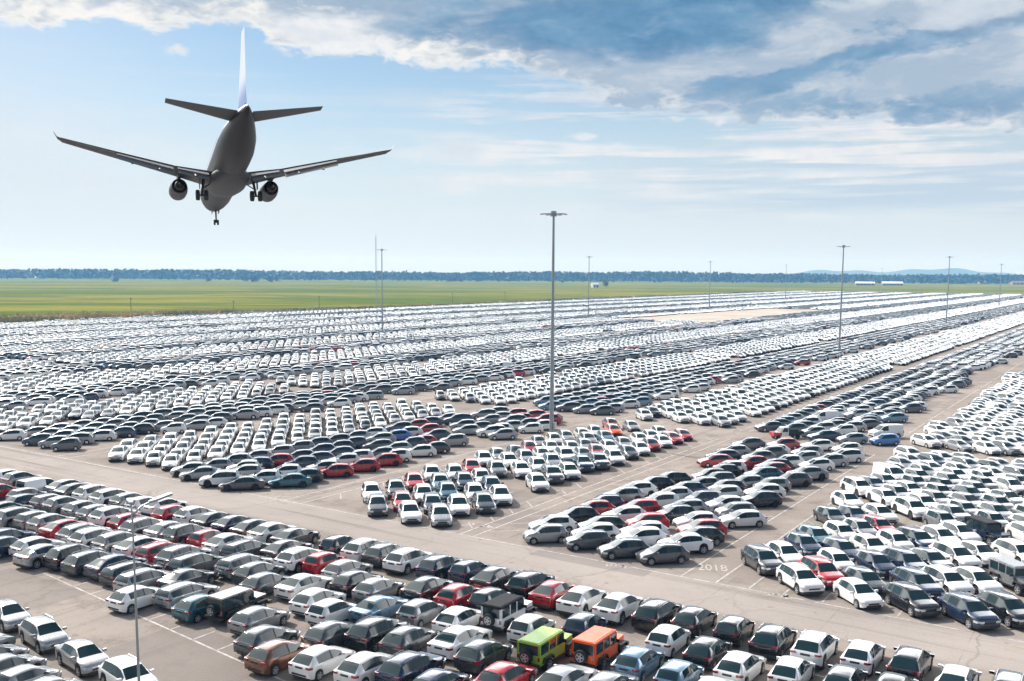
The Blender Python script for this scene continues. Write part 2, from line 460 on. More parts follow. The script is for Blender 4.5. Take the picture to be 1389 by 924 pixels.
def car_parts(kind):
    """meshes of one car kind: {part name: [(MB, material key, mirror?)...]}"""
    sp = SPEC[kind]
    rings = loft(sp)
    n, k = len(rings), len(rings[0][1])
    body, clad, wind, rear, sl, sr_ = MB(), MB(), MB(), MB(), MB(), MB()
    V = []
    for x, h in rings:
        V += [(x, -y, z) for y, z in h] + [(x, y, z) for y, z in h[:-1][::-1]]
    m = 2 * k - 1

    def put(dst, idx):
        used = sorted(set(idx)); mp = {q: i for i, q in enumerate(used)}
        dst.add([V[q] for q in used], [tuple(mp[q] for q in idx)])

    def in_pil(xm): return any(b <= xm <= a for a, b in sp['pil'])
    for i in range(n - 1):
        xm = .5 * (rings[i][0] + rings[i + 1][0])
        for j in range(m - 1):
            idx = (i * m + j, i * m + j + 1, (i + 1) * m + j + 1, (i + 1) * m + j)
            row = j if j < k - 1 else m - 2 - j                # 0 sill ... 7 roof centre
            dst = body
            if row == 0 and sp['clad']: dst = clad
            if row == 4 and xm < .72 * sp['cowl'] + .28 * sp['wf'] and xm > sp['ge']:
                dst = clad if in_pil(xm) else (sl if j < k - 1 else sr_)
            if row >= 6:
                if sp['wf'] < xm < sp['cowl']: dst = wind
                if sp['rb'] < xm < sp['rr']: dst = rear
            put(dst, idx)
    for i in (0, n - 1):                                        # nose and tail
        for j in range(k - 1):
            idx = (i * m + j, i * m + j + 1, i * m + m - 2 - j, i * m + m - 1 - j)
            if j == k - 2: idx = idx[:3]
            put(clad if (j == 0 and sp['clad']) else body, idx)
    f, r = sp['L'] / 2, -sp['L'] / 2
    W2 = sp['W'] / 2
    clad.box(r + .15, f - .15, -W2 + .22, W2 - .22, .19, .62)    # floor pan and wheel wells
    for a in sp['ax']: clad.box(a - .42, a + .42, -W2 + .2, W2 - .2, .25, .70)
    out = {'body': (weld(body), 'paint', 38), 'cladding': (clad, M_plastic, None), 'windscreen': (weld(wind), M_glass, 60), 'rear_window': (weld(rear), M_glass, 60),
           'side_window': [(weld(sl), M_glass, 60), (weld(sr_), M_glass, 60)]}
    zf = pl(f, sp['belt'])
    heads, tails, mirr, rails = [], [], [], []
    tall = kind in 'sxv'
    for sgn in (-1, 1):
        hb = MB()
        P = [(f + .012, W2 * .44), (f + .012, W2 * .77), (f - .13, W2 * .935), (f - .42, W2 * 1.003), (f - .42, W2 * .8), (f - .15, W2 * .5)]
        hb.prism([(a, b * sgn) for a, b in P], zf - .09, zf + .05)
        heads.append((hb, M_head, None))
        tb = MB()
        zr = pl(r + .1, sp['belt'])
        P = [(r - .014, W2 * .58), (r - .014, W2 * .87), (r + .10, W2 * .965), (r + .20, W2 * 1.0), (r + .20, W2 * .8), (r + .1, W2 * .58)]
        if kind == 'v': P = [(r - .014, W2 * .74), (r - .014, W2 * .89), (r + .13, W2 * .99), (r + .13, W2 * .8)]
        tb.prism([(a, b * sgn) for a, b in P], zr - (.15 if not tall else .13) - (.2 if kind == 'v' else 0), zr - .03)
        tails.append((tb, M_tail, None))
        mb = MB()
        xm = lerp(sp['cowl'], sp['wf'], .42); zm = pl(xm, sp['belt']) + .06
        mb.prism([(xm + .09, sgn * W2 * .93), (xm + .05, sgn * (W2 + .18)), (xm - .05, sgn * (W2 + .19)), (xm - .06, sgn * W2 * .93)], zm - .06, zm + .09)
        mirr.append((mb, 'paint', None))
        rb_ = MB()
        rb_.tube([(sp['wf'] - .35, sgn * (sp['wr'] - .05), pl(sp['wf'] - .35, sp['top']) - .02), (sp['wf'] - .5, sgn * (sp['wr'] - .05), pl(sp['wf'] - .5, sp['top']) + .035),
                  (sp['rr'] + .35, sgn * (sp['wr'] - .05), pl(sp['rr'] + .35, sp['top']) + .035), (sp['rr'] + .2, sgn * (sp['wr'] - .05), pl(sp['rr'] + .2, sp['top']) - .02)], .02, 5)
        rails.append((rb_, M_chrome, None))
    gr = MB(); gr.prism([(f + .012, -W2 * .46), (f + .012, W2 * .46), (f - .1, W2 * .5), (f - .1, -W2 * .5)], zf - .15, zf - .03)
    gr.prism([(f + .013, -W2 * .62), (f + .013, W2 * .62), (f - .1, W2 * .7), (f - .1, -W2 * .7)], .27, .43)
    rbm = MB(); rbm.prism([(r - .012, -W2 * .6), (r - .012, W2 * .6), (r + .1, W2 * .7), (r + .1, -W2 * .7)], .36, .47)
    zr = pl(r + .1, sp['belt']); rbm.prism([(r - .010, -W2 * .30), (r - .010, W2 * .30), (r + .05, W2 * .3), (r + .05, -W2 * .3)], zr - .19, zr - .08)
    out['rear_trim'] = (rbm, M_plastic, None)
    out.update(headlight=heads, tail_light=tails, mirror=mirr, grille=(gr, M_plastic, None))
    if kind in 'se': out['roof_rail'] = rails
    return out


def weld(mb, eps=4):
    key, vs, mp = {}, [], []
    for p in mb.v:
        q = tuple(round(c, eps) for c in p)
        if q not in key: key[q] = len(vs); vs.append(p)
        mp.append(key[q])
    w = MB(); w.v = vs
    for f, mi in zip(mb.f, mb.m):
        g = []
        for i in f:
            if mp[i] not in g: g.append(mp[i])
        if len(g) > 2: w.f.append(tuple(g)); w.m.append(mi)
    return w


def rim_mb(r):
    """five-spoke alloy rim, outer side towards -y"""
    b = MB()
    N = 20
    o = [(r * math.cos(2 * math.pi * i / N), r * math.sin(2 * math.pi * i / N)) for i in range(N)]
    q = [(a * .86, c * .86) for a, c in o]
    b.add([(a, -.012, c) for a, c in o] + [(a, -.004, c) for a, c in q], [(i, (i + 1) % N, N + (i + 1) % N, N + i) for i in range(N)])
    for s in range(5):
        t = 2 * math.pi * s / 5
        d = (math.cos(t), math.sin(t)); e = (-d[1], d[0])
        P = [(d[0] * a + e[0] * w, -.014, d[1] * a + e[1] * w) for a, w in ((r * .1, -.045), (r * .9, -.032), (r * .9, .032), (r * .1, .045))]
        b.add(P, [(0, 1, 2, 3)])
    return b


CS = 1.08                                   # the cars in the photo measure a little over the plain kinds
PROTO = {}                                  # kind -> list of (part, mesh, paint?, location, rotation, [(subpart, mesh)])


def proto(kind):
    if kind in PROTO: return PROTO[kind]
    P = []
    if kind == 'j': P = jeep_parts()
    else:
        sp = SPEC[kind]
        for name, e in car_parts(kind).items():
            for mb, mat, smooth in (e if isinstance(e, list) else [e]):
                mats = [PM['W']] if mat == 'paint' else [mat]
                P.append((name, mb.mesh("%s_%s" % (name, kind), mats, smooth), mat == 'paint', None, 0, []))
        w = MB().wheel(sp['rad'], .215).mesh("wheel_" + kind, [M_tyre], 30)
        rm = rim_mb(sp['rad'] * .66).mesh("rim_" + kind, [M_rim])
        for a in sp['ax']:
            for sgn in (-1, 1):
                P.append(('wheel', w, False, (a, sgn * (sp['W'] / 2 - .115), sp['rad']), 0 if sgn < 0 else math.pi, [('rim', rm, (0, -.112, 0))]))
    PROTO[kind] = P
    return P


def jeep_parts():
    P = []

    def add(name, mb, mat, loc=None, smooth=None, rot=0, sub=()):
        P.append((name, mb.mesh(name + "_j", [PM['W']] if mat == 'paint' else [mat], smooth), mat == 'paint', loc, rot, list(sub)))
    b = MB()
    b.prism([(-2.05, -.74), (-2.05, .74), (.75, .78), (.75, -.78)], .50, 1.10)       # tub
    b.prism([(.74, -.66), (.74, .66), (2.00, .56), (2.00, -.56)], .52, 1.13)           # hood
    b.prism([(.70, -.70), (.70, .70), (.82, .68), (.82, -.68)], 1.09, 1.19)            # scuttle
    for s in (-1, 1):
        for x0, x1 in ((.62, .70), (-.25, -.16), (-1.05, -.96), (-2.05, -1.93)):       # window posts
            b.box(x0, x1, min(s * .66, s * .745), max(s * .66, s * .745), 1.09, 1.72)
    b.box(-2.05, -1.98, -.74, -.62, 1.09, 1.72); b.box(-2.05, -1.98, .62, .74, 1.09, 1.72)
    add('body', b, 'paint')
    r = MB(); r.prism([(-2.08, -.71), (-2.08, .71), (.66, .68), (.66, -.68)], 1.70, 1.83); r.prism([(-2.0, -.62), (-2.0, .62), (.55, .60), (.55, -.60)], 1.82, 1.86)
    add('roof', r, 'paint')
    g = MB(); g.add([(.74, -.66, 1.15), (.74, .66, 1.15), (.60, .62, 1.71), (.60, -.62, 1.71)], [(0, 1, 2, 3)]); add('windscreen', g, M_glass)
    for s in (-1, 1):
        g = MB(); g.box(-1.95, .64, min(s * .69, s * .72), max(s * .69, s * .72), 1.10, 1.70); add('side_window', g, M_glass)
    g = MB(); g.box(-2.03, -2.0, -.62, .62, 1.12, 1.69); add('rear_window', g, M_glass)
    fl = MB()
    for s in (-1, 1):
        for x0 in (1.30, -1.22):
            Q = [(x0 - .56, .62), (x0 - .44, .92), (x0 + .40, .92), (x0 + .56, .66), (x0 + .50, .62), (x0 + .36, .85), (x0 - .40, .85), (x0 - .50, .60)]
            M = Matrix.Rotation(R(90), 4, 'X')
            fl.add([(a, s * .64, c) for a, c in Q] + [(a, s * .93, c) for a, c in Q],
                   [tuple(range(8)), tuple(range(15, 7, -1))] + [(i, (i + 1) % 8, 8 + (i + 1) % 8, 8 + i) for i in range(8)])
        fl.box(-.70, .75, min(s * .72, s * .86), max(s * .72, s * .86), .42, .50)
    fl.box(2.0, 2.28, -.78, .78, .48, .68); fl.box(-2.22, -2.05, -.76, .76, .45, .63)
    fl.box(-2.0, 1.95, -.55, .55, .36, .56)
    add('cladding', fl, M_plastic)
    gr = MB()
    for i in range(7): gr.box(1.995, 2.012, -.27 + i * .09 - .025, -.27 + i * .09 + .025, .72, 1.05)
    add('grille', gr, M_plastic)
    for s in (-1, 1):
        h = MB(); h.tube([(1.97, s * .43, .93), (2.025, s * .43, .93)], .10, 14); add('headlight', h, M_head)
        t = MB(); t.box(-2.085, -2.04, min(s * .60, s * .73), max(s * .60, s * .73), .80, 1.02); add('tail_light', t, M_tail)
        m = MB(); m.box(.50, .62, min(s * .79, s * .99), max(s * .79, s * .99), 1.16, 1.34); add('mirror', m, M_plastic)
    w = MB().wheel(.40, .25).mesh("wheel_j", [M_tyre], 30); rm = rim_mb(.255).mesh("rim_j", [M_rim])
    for a in (1.30, -1.22):
        for s in (-1, 1): P.append(('wheel', w, False, (a, s * .76, .40), 0 if s < 0 else math.pi, [('rim', rm, (0, -.13, 0))]))
    P.append(('spare_wheel', w, False, (-2.20, .08, .98), -math.pi / 2, [('rim', rm, (0, -.13, 0))]))
    return P


def place_car(name, kind, colour, x, y, head, detail=2, roof=None, sc=1.0):
    """one car as an Empty with its parts; head = compass angle of the nose"""
    root = empty(name, (x, y, 0.0), math.pi / 2 - head)
    rv = random.Random(int(x * 97 + y * 131)); root.scale = (CS * sc * rv.uniform(.97, 1.03), CS * sc, CS * sc * rv.uniform(.965, 1.04))
    for part, me, is_paint, loc, rot, sub in proto(kind):
        if detail < 1 and part in ('mirror', 'roof_rail', 'rear_trim'): continue
        o = link(part, me, root, loc)
        if rot: o.rotation_euler = (0, 0, rot)
        if is_paint:
            o.material_slots[0].link = 'OBJECT'
            o.material_slots[0].material = PM[colour]
            if part == 'roof' and roof: o.material_slots[0].material = roof
        if detail > 1:
            for sn, sm, sloc in sub: link(sn, sm, o, sloc)
    return root
# ------------------------------------------------------------------ where the cars stand (photo pixels of roof centres, colour, kind)
N1="13,636,W,h 29,639,G,h 58,648,W,v 88,649,S,s 105,654,D,s 130,658,W,s 153,662,W,s 178,668,S,h 193,675,W,h 223,674,W,s 236,685,R,h 266,687,W,h 285,695,K,s 320,698,N,s 343,705,K,s 369,708,W,s 402,716,K,s 462,727,K,h 497,731,W,s 525,736,D,s 555,744,W,s 599,752,N,s 638,760,N,h 671,770,K,s 717,777,K,s 753,787,R,s 791,796,W,s 841,805,W,s 893,814,K,s 941,825,K,h 997,836,K,h 1050,847,K,s 1106,859,W,s 1172,869,W,h 1235,880,K,s 1299,902,W,s 1371,912,K,s"
N2="6,657,R,h 32,661,S,h 37,669,N,h 68,670,S,h 88,673,G,h 115,679,S,h 135,684,G,h 158,686,W,s 179,696,R,h 197,702,G,s 233,706,S,s 252,711,D,s 282,719,R,h 310,723,W,s 337,732,D,e 385,731,K,s 406,743,W,s 442,749,R,h 470,759,S,h 485,775,K,h 514,784,G,h 582,782,K,s 624,792,R,h 671,796,K,h 690,812,W,j 722,836,W,h 794,833,N,h 905,851,W,h 961,864,K,h 1005,886,W,h 1076,892,W,h 1146,903,D,h 1214,912,K,s"
N3="9,680,D,s 27,688,G,s 49,693,G,h 69,696,S,h 91,703,R,s 109,711,G,s 127,716,W,s 168,719,S,s 196,725,W,s 227,733,R,e 250,741,G,s 268,749,D,e 333,752,S,e 357,761,D,h 363,776,D,h 416,779,W,d 432,799,W,h 452,814,W,h 516,809,L,d 576,812,G,h 624,823,W,h 625,851,W,d 513,838,K,s 556,850,D,h 657,869,D,h 558,885,N,s 596,910,N,h 687,900,R,h 500,886,W,h 352,823,G,h 363,849,D,h 382,869,B,h 438,876,W,h 452,843,D,h 742,856,M,j 814,857,O,j 766,905,W,d 828,911,S,h 871,875,L,h 922,898,L,h 969,920,W,h 188,794,W,h 257,771,D,d 253,789,S,e 276,806,T,h 322,800,K,j"
N4="4,727,N,h 22,719,N,s 50,725,W,h 60,737,S,s 101,739,K,s 126,746,D,s 159,751,N,s 185,760,K,e 199,772,S,e"
BLF="-40,790,G,s 10,815,G,s 59,841,G,s 112,869,S,s 174,897,W,s"
BLU="-34,858,S,h -12,872,G,h 10,886,S,h 36,901,S,h 69,918,G,h"
B5="1035,745,D,s 1065,739,W,h 1091,726,N,h 1107,715,T,h 1128,689,D,h 1086,769,W,s 1115,761,R,s 1135,748,W,h 1143,733,N,h 1141,711,W,h 1158,687,N,h 1168,706,S,h 1191,703,R,h 1181,729,W,h 1188,751,N,h 1173,773,D,h 1166,789,W,h 1150,668,W,h 1194,686,W,h 1219,723,W,h 1240,719,N,s 1276,716,W,h 1302,711,W,h 1341,707,N,j 1229,749,N,s 1262,745,D,s 1296,740,W,s 1328,735,W,s 1245,776,N,s 1288,772,W,s 1321,772,W,s 1237,796,K,s 1315,811,N,s 1367,809,K,s 1380,766,G,j 1381,736,W,s"
B3="504,658,W,h 512,675,D,h 537,654,D,h 546,669,R,h 556,684,W,h 562,644,R,h 575,661,W,h 586,671,N,h 597,688,S,h 586,633,W,h 597,645,L,h 607,657,T,h 622,675,W,h 617,632,W,h 630,643,N,h 644,659,W,h 656,672,D,h 640,625,R,h 653,639,W,h 667,649,N,h 679,662,W,h 658,614,W,h 674,627,G,h 674,609,G,h 690,616,W,h 707,628,W,h 729,645,W,h 699,604,N,h 713,612,S,h 730,623,W,h 749,633,D,s 718,599,R,h 735,607,W,h 749,617,G,h 772,630,W,h 732,592,S,h 746,597,W,h 767,609,W,s 791,619,N,s 775,599,W,h 791,607,G,h 811,616,D,s 808,602,R,h 833,612,W,h 794,596,S,h 826,597,W,h 790,581,W,h 807,578,W,h 821,584,L,h 846,593,G,h 832,576,O,h"
B4="740,712,S,h 752,700,W,h 797,720,D,h 809,710,W,h 782,688,K,h 804,679,R,h 820,672,N,h 845,661,S,h 863,654,W,h 814,700,K,h 847,687,W,h 868,678,R,h 846,731,D,h 870,716,W,h 873,708,W,h 877,697,R,h 899,738,D,h 929,723,W,s 948,715,K,h 952,705,R,h 945,695,W,h 1007,692,W,h 998,682,G,h 988,673,W,h 952,666,N,h 932,677,S,h 916,686,K,h 896,669,W,h 913,661,W,h 930,654,N,h 949,645,G,h 982,650,K,h 982,659,W,h 1026,667,K,h 1037,657,W,h 1043,647,G,h 887,646,K,h 910,640,K,h 1011,644,G,h 975,641,N,h 1076,642,D,h 1095,632,G,s 1106,621,W,h 1125,616,S,h 1148,610,W,s 1149,601,W,h 1035,634,T,h 1038,626,R,h 1055,625,K,h 1062,618,W,h 1092,612,S,h 1095,606,G,h 1103,596,W,h 1062,595,R,h 1049,603,W,h 1046,607,D,h 1022,594,D,h 995,603,S,h 981,609,N,h 971,616,R,h 1024,618,R,h 1028,611,D,h 995,626,W,h 981,631,K,h 970,639,K,h"
B2="257,627,S,h 272,633,G,d 292,622,G,h 301,639,W,s 319,616,S,h 332,630,S,h 328,646,D,d 331,625,W,h 348,610,S,h 348,620,N,h 375,616,R,h 380,603,S,h 391,630,W,h 357,638,W,h 393,642,T,d 406,609,N,h 407,598,G,h 409,618,N,h 411,636,D,h 454,628,R,h 491,622,R,h 521,615,R,h 537,610,W,h 569,603,W,h 589,599,K,h 607,590,S,h 435,626,W,h 467,615,W,h 486,611,W,h 516,606,D,h 538,599,G,h 460,606,N,h 430,612,N,h 435,602,N,h 460,596,N,h 480,594,N,h 513,595,D,h 537,583,C,h 515,586,S,h 559,593,N,h 580,590,R,h 591,582,N,h 580,575,R,h 553,579,W,h 542,572,N,h 565,569,R,h 505,579,W,h 483,585,S,h 457,589,D,h 430,593,D,h 607,560,G,h 581,565,N,h"
XX="1103,578,S,h 1119,584,N,d 1156,587,G,h 1200,589,C,h 1202,576,W,v 1117,557,W,v 1066,580,W,p"
HEAD = {'N': AZU, 'BLF': R(134), 'BLU': R(30), 'B5': R(168.5), 'B3': R(170.5), 'B4': R(258), 'B2': R(258), 'X': R(258)}
DIM = {'h': (4.02, 1.74, 1.44), 's': (4.38, 1.83, 1.58), 'd': (4.5, 1.8, 1.38), 'e': (4.56, 1.8, 1.44), 'v': (4.45, 1.84, 1.82), 'j': (4.4, 1.9, 1.8), 'p': (5.0, 1.9, 1.5)}
DIM = {k: tuple(q * CS for q in v) for k, v in DIM.items()}
cars = []                                   # dict(x, y, head, col, kind, block)


def hv(h): return (math.sin(h), math.cos(h)), (math.cos(h), -math.sin(h))


for blk, data in (('N', N1 + ' ' + N2 + ' ' + N3 + ' ' + N4), ('BLF', BLF), ('BLU', BLU), ('B5', B5), ('B3', B3), ('B4', B4), ('B2', B2), ('X', XX)):
    part = []
    f, r = hv(HEAD[blk])
    for q in data.split():
        a, b, c, t = q.split(',')
        x, y = gp(float(a), float(b), DIM[t][2])
        part.append(dict(x=x, y=y, head=HEAD[blk] + random.gauss(0, R(.9)), col=c, kind=t, block=blk, src=(float(a), float(b)),
                         l=x * f[0] + y * f[1], w=x * r[0] + y * r[1]))
    for it in range(400):                   # push apart whatever would touch
        moved = False
        for i in range(len(part)):
            for j in range(i):
                A, B = part[i], part[j]
                gl = (DIM[A['kind']][0] + DIM[B['kind']][0]) / 2 + .16 - abs(A['l'] - B['l'])
                gw = (DIM[A['kind']][1] + DIM[B['kind']][1]) / 2 + .28 - abs(A['w'] - B['w'])
                if gl > 0 and gw > 0:
                    k, g = ('l', gl) if gl < gw * 1.15 else ('w', gw)
                    s = .5 * g * (1 if A[k] >= B[k] else -1) + (.001 if A[k] >= B[k] else -.001)
                    A[k] += s * .6; B[k] -= s * .6; moved = True
        if not moved: break
    for A in part:
        A['x'], A['y'] = A['l'] * f[0] + A['w'] * r[0], A['l'] * f[1] + A['w'] * r[1]
    cars += part


def proj(x, y, z):
    z -= CAMH
    fw, up = y * math.cos(PITCH) - z * math.sin(PITCH), y * math.sin(PITCH) + z * math.cos(PITCH)
    if fw < 1: return -9999, 9999
    r, d = x / fw, -up / fw
    c, s = math.cos(ROLL), math.sin(ROLL)
    return PXC + FPX * (r * c - d * s), PYC + FPX * (r * s + d * c)


# grid of occupied ground, to keep the filled-in bays clear of the cars above
occ = {}


def occ_add(c): occ.setdefault((int(c['x'] // 6), int(c['y'] // 6)), []).append(c)


def occ_hit(x, y, head, kind, gap=.12):
    f, r = hv(head)
    for i in range(int(x // 6) - 1, int(x // 6) + 2):
        for j in range(int(y // 6) - 1, int(y // 6) + 2):
            for c in occ.get((i, j), ()):
                dx_, dy_ = c['x'] - x, c['y'] - y
                same = abs(math.sin(c['head'] - head)) < .3
                if same:
                    if abs(dx_ * f[0] + dy_ * f[1]) < (DIM[c['kind']][0] + DIM[kind][0]) / 2 + gap and abs(dx_ * r[0] + dy_ * r[1]) < (DIM[c['kind']][1] + DIM[kind][1]) / 2 + gap: return True
                elif dx_ * dx_ + dy_ * dy_ < 3.4 ** 2: return True
    return False


for c in cars: occ_add(c)

MIX_F = (('W', 66), ('S', 17), ('G', 5), ('D', 4), ('N', 4), ('R', 2.2), ('K', 3), ('L', .8))
MIX_B = (('W', 46), ('S', 22), ('N', 11), ('G', 9), ('D', 7), ('K', 3), ('R', 1.5), ('T', .8))
MIX_S = (('W', 41), ('S', 18), ('G', 11), ('D', 11), ('N', 8), ('K', 9), ('R', 4.6), ('L', 1.4))
MIX_FAR = (('W', 76), ('S', 15), ('G', 4), ('D', 3), ('R', .5), ('N', .5))


def pick(mix): return random.choices([m[0] for m in mix], [m[1] for m in mix])[0]


UNITS = [(74.5, 140.5), (149, 271), (279, 364), (372, 470), (478, 560), (568, 650), (659, 800), (810, 1000), (1010, 1200), (1210, 1420)]
BANDS = []
for k in range(-3, 11):                     # (nose line, far line, type)
    o = -44.0 * k
    BANDS.append(('S', -51.6 + o, -34.2 + o)); BANDS.append(('F', -55.8 + o, -73.4 + o))
BANDS = [b for b in BANDS if b[1] < -32 or b[2] < -32]
BANDS += [('F', -3.5, -28.6), ('F', 24.0, 1.5), ('S', 30.0, 47.0), ('F', 68.0, 50.5), ('F', 92, 72), ('F', 118, 96)]
FILL = []
for typ, vn, vf in BANDS:
    head = R(169.5) if typ == 'F' else R(258)
    f, r = hv(head)
    dv_len = ((UD[0] * f[1] - UD[1] * f[0]) / DET)      # change of v per metre ahead
    for ui, (u0, u1) in enumerate(UNITS):
        if vn < -110: u1 += (5.0, 3.5, 3.5)[min(ui, 2)]
        elif ui: u1 += 2.5
        if ui == 0 and abs(vn + 51.6) < .1: continue
        white = random.random()
        u = u0 - 22.0 + random.random() * 1.5
        prev = None; prevk = 'h'
        while u < u1 + 2:
            step = 3.66
            bx, by = uv2xy(u, vn)
            mix = MIX_F if typ == 'F' else MIX_S
            if vn == -3.5: mix = MIX_B
            if vn < -300 or (white < .30 and ui > 1): mix = MIX_FAR
            if prev is None or random.random() < .55: prev = pick(mix); prevk = random.choices('hhsed', [50, 25, 25, 3, 5])[0]
            L = 0.3
            while True:
                colr = prev if random.random() < .58 else pick(mix)
                if colr == 'R' and random.random() < .45: colr = 'S'
                kd = prevk if random.random() < .75 else random.choices('hsedv', [55, 32, 4, 5, 2.2])[0]
                if kd == 'v': colr = 'W'
                ln = DIM[kd][0] + random.uniform(.35, .75)
                cx, cy = bx - f[0] * (L + ln / 2), by - f[1] * (L + ln / 2)
                cu, cv = xy2uv(cx, cy)
                tail = vn - dv_len * (L + ln)
                if (vf < vn and tail < vf - .6) or (vf > vn and tail > vf + .6) or L > 70: break
                L += ln
                if not (u0 + 1 < cu < u1 - 1.2): continue
                if random.random() < .04: continue
                if vn == -3.5 and ui == 0 and cu < 97: continue
                if abs(vn + 95.6) < .1 and ui == 0 and cu < 117: continue
                if abs(vn + 55.8) < .1 and ui == 0 and cu < 113: continue
                if cv < -433 + 6 * math.sin(cu * .013): continue
                if 466 < cu < 705 and -246 + .05 * (cu - 470) < cv < -184: continue       # the bare sandy patch
                if 126 < cu < 131 and -79 < cv < -73: continue
                ax_, ay_ = proj(cx, cy, .7)
                if not (-260 < ax_ < 1650) or ay_ > 1000: continue
                jx, jy = random.gauss(0, .06), random.gauss(0, .06)
                if ui < 2 and occ_hit(cx, cy, head, kd): continue
                FILL.append(dict(x=cx + jx, y=cy + jy, head=head + random.gauss(0, R(1.2)), col=colr, kind=kd, block='%s%d' % (typ, ui), src=None, u=cu, v=cv))
                if ui < 2: occ_add(FILL[-1])
            u += step
for c in FILL:
    if c['block'] == 'F0' and c['v'] > -30: c['block'] = 'B5'
for c in cars + FILL:
    q_ = random.random()
    c['shp'] = {'h': 'm' if q_ < (.0 if c['block'] == 'B3' else .24) else 'h', 's': 'x' if q_ < .38 else 's'}.get(c['kind'], c['kind'])
    c['d'] = math.hypot(c['x'], c['y'])
    c['p'] = proj(c['x'], c['y'], .8)

inframe = [c for c in cars + FILL if -25 < c['p'][0] < 1414 and c['p'][1] < 945]
special = [c for c in cars if c['kind'] in 'jpv']
named = sorted((c for c in inframe if c['kind'] in 'hsde'), key=lambda c: c['d'])[:300]
nset = {id(c) for c in named} | {id(c) for c in special}
rest = [c for c in cars + FILL if id(c) not in nset]

# ------------------------------------------------------------------ labels
CN = {k: v[0] for k, v in PAINTS.items()}
KN = {'h': 'hatchback', 's': 'SUV', 'd': 'sedan', 'e': 'estate car', 'j': 'off-roader', 'v': 'van'}
BLK = {'N': 'N', 'BLF': 'L', 'BLU': 'L'}
ANCH = {'N': [('lime green off-roader', 742, 856), ('orange off-roader', 814, 857), ('white off-roader', 690, 812), ('black off-roader', 322, 800), ('brown hatchback', 382, 869),
              ('teal hatchback', 276, 806), ('red estate car', 227, 733), ('white van', 58, 648), ('light blue sedan', 516, 809)],
        'B5': [('navy off-roader', 1341, 707), ('grey off-roader', 1380, 766), ('red SUV facing the road', 1115, 761)],
        'B4': [('white flatbed truck', 1066, 580), ('painted ground number', 967, 769)],
        'B3': [('yellow barriers', 757, 592), ('orange hatchback', 832, 576)],
        'L': [('street lamp', 172, 905)]}
SELF = {'lime green off-roader': 'lime green boxy off-roader with spare wheel on its back, beside the orange one',
        'orange off-roader': 'orange boxy off-roader with spare wheel on its back, beside the lime green one',
        'white off-roader': 'white boxy off-roader with black roof and black spare wheel, among ordinary hatchbacks',
        'black off-roader': 'black boxy off-roader beside the teal hatchback at the aisle', 'brown hatchback': 'brown hatchback with pale roof glare, the only brown one, by the aisle',
        'teal hatchback': 'teal hatchback between a silver estate car and the black off-roader', 'red estate car': 'red estate car, the only long red car, behind a silver one',
        'white van': 'white panel van in the row along the cross road', 'light blue sedan': 'light blue sedan, the only light blue saloon shape in the yard',
        'navy off-roader': 'navy blue boxy off-roader among white cars facing the camera', 'grey off-roader': 'grey boxy off-roader at the edge of the block facing the camera',
        'red SUV facing the road': 'red SUV between white cars, facing the camera beside the cross road', 'orange hatchback': 'orange hatchback, the only one, beyond the yellow barriers'}
ORD = ('first second third fourth fifth sixth seventh eighth ninth tenth eleventh twelfth thirteenth fourteenth fifteenth sixteenth seventeenth eighteenth nineteenth '
       'twentieth').split()
ORD += ['twenty-' + q for q in ORD[:9]] + ['thirtieth'] + ['thirty-' + q for q in ORD[:9]] + ['fortieth'] + ['forty-' + q for q in ORD[:9]]
by_src = {c['src']: c for c in cars}


def blk(c): return BLK.get(c['block'], c['block'])


groups = {}
for c in named + special: groups.setdefault(blk(c), []).append(c)
for b, lst in groups.items():
    anchors = ANCH.get(b, [('tall lamp mast', 748, 592)])
    cand = {}
    for name, ax_, ay_ in anchors:
        a = by_src.get((float(ax_), float(ay_)))
        if a is not None and name in SELF: a['label'] = SELF[name]
        A = (a['x'], a['y']) if a else gp(ax_, ay_)
        au, av = xy2uv(*A)
        sec = {}
        for c in lst:
            if c is a: continue
            cu, cv = xy2uv(c['x'], c['y'])
            du, dv = cu - au, cv - av
            near = (du > 0) == (b in 'NL')
            if abs(du) >= abs(dv): w_ = 'towards the cross road' if near else 'away from the cross road'
            else: w_ = ('towards' if dv < 0 else 'away from') + (' the street lamp' if b in 'NL' else ' the tall mast')
            if b == 'L': w_ = 'beside it' if abs(du) + abs(dv) < 14 else 'past the others'
            sec.setdefault((c['col'], c['kind'], w_), []).append((math.hypot(du, dv), id(c), c))
        for (co, kd, w_), q in sec.items():
            for rank, (dist, _, c) in enumerate(sorted(q)):
                cand.setdefault(id(c), []).append((rank + dist * .02, '%s %s %s from the %s %s' % (ORD[min(rank, 48)], CN[co], KN[kd] if kd in KN else 'truck', name, w_)))
    used = set()
    for c in lst:
        if 'label' in c: continue
        for _, t in sorted(cand[id(c)]):
            if t not in used: break
        used.add(t); c['label'] = t
for c in cars:
    if c['src'] == (1202.0, 576.0): c['label'] = 'white panel van beside the bright blue hatchback beyond the second cross road'
    if c['src'] == (1117.0, 557.0): c['label'] = 'white panel van behind the white flatbed truck, further from the cross road'

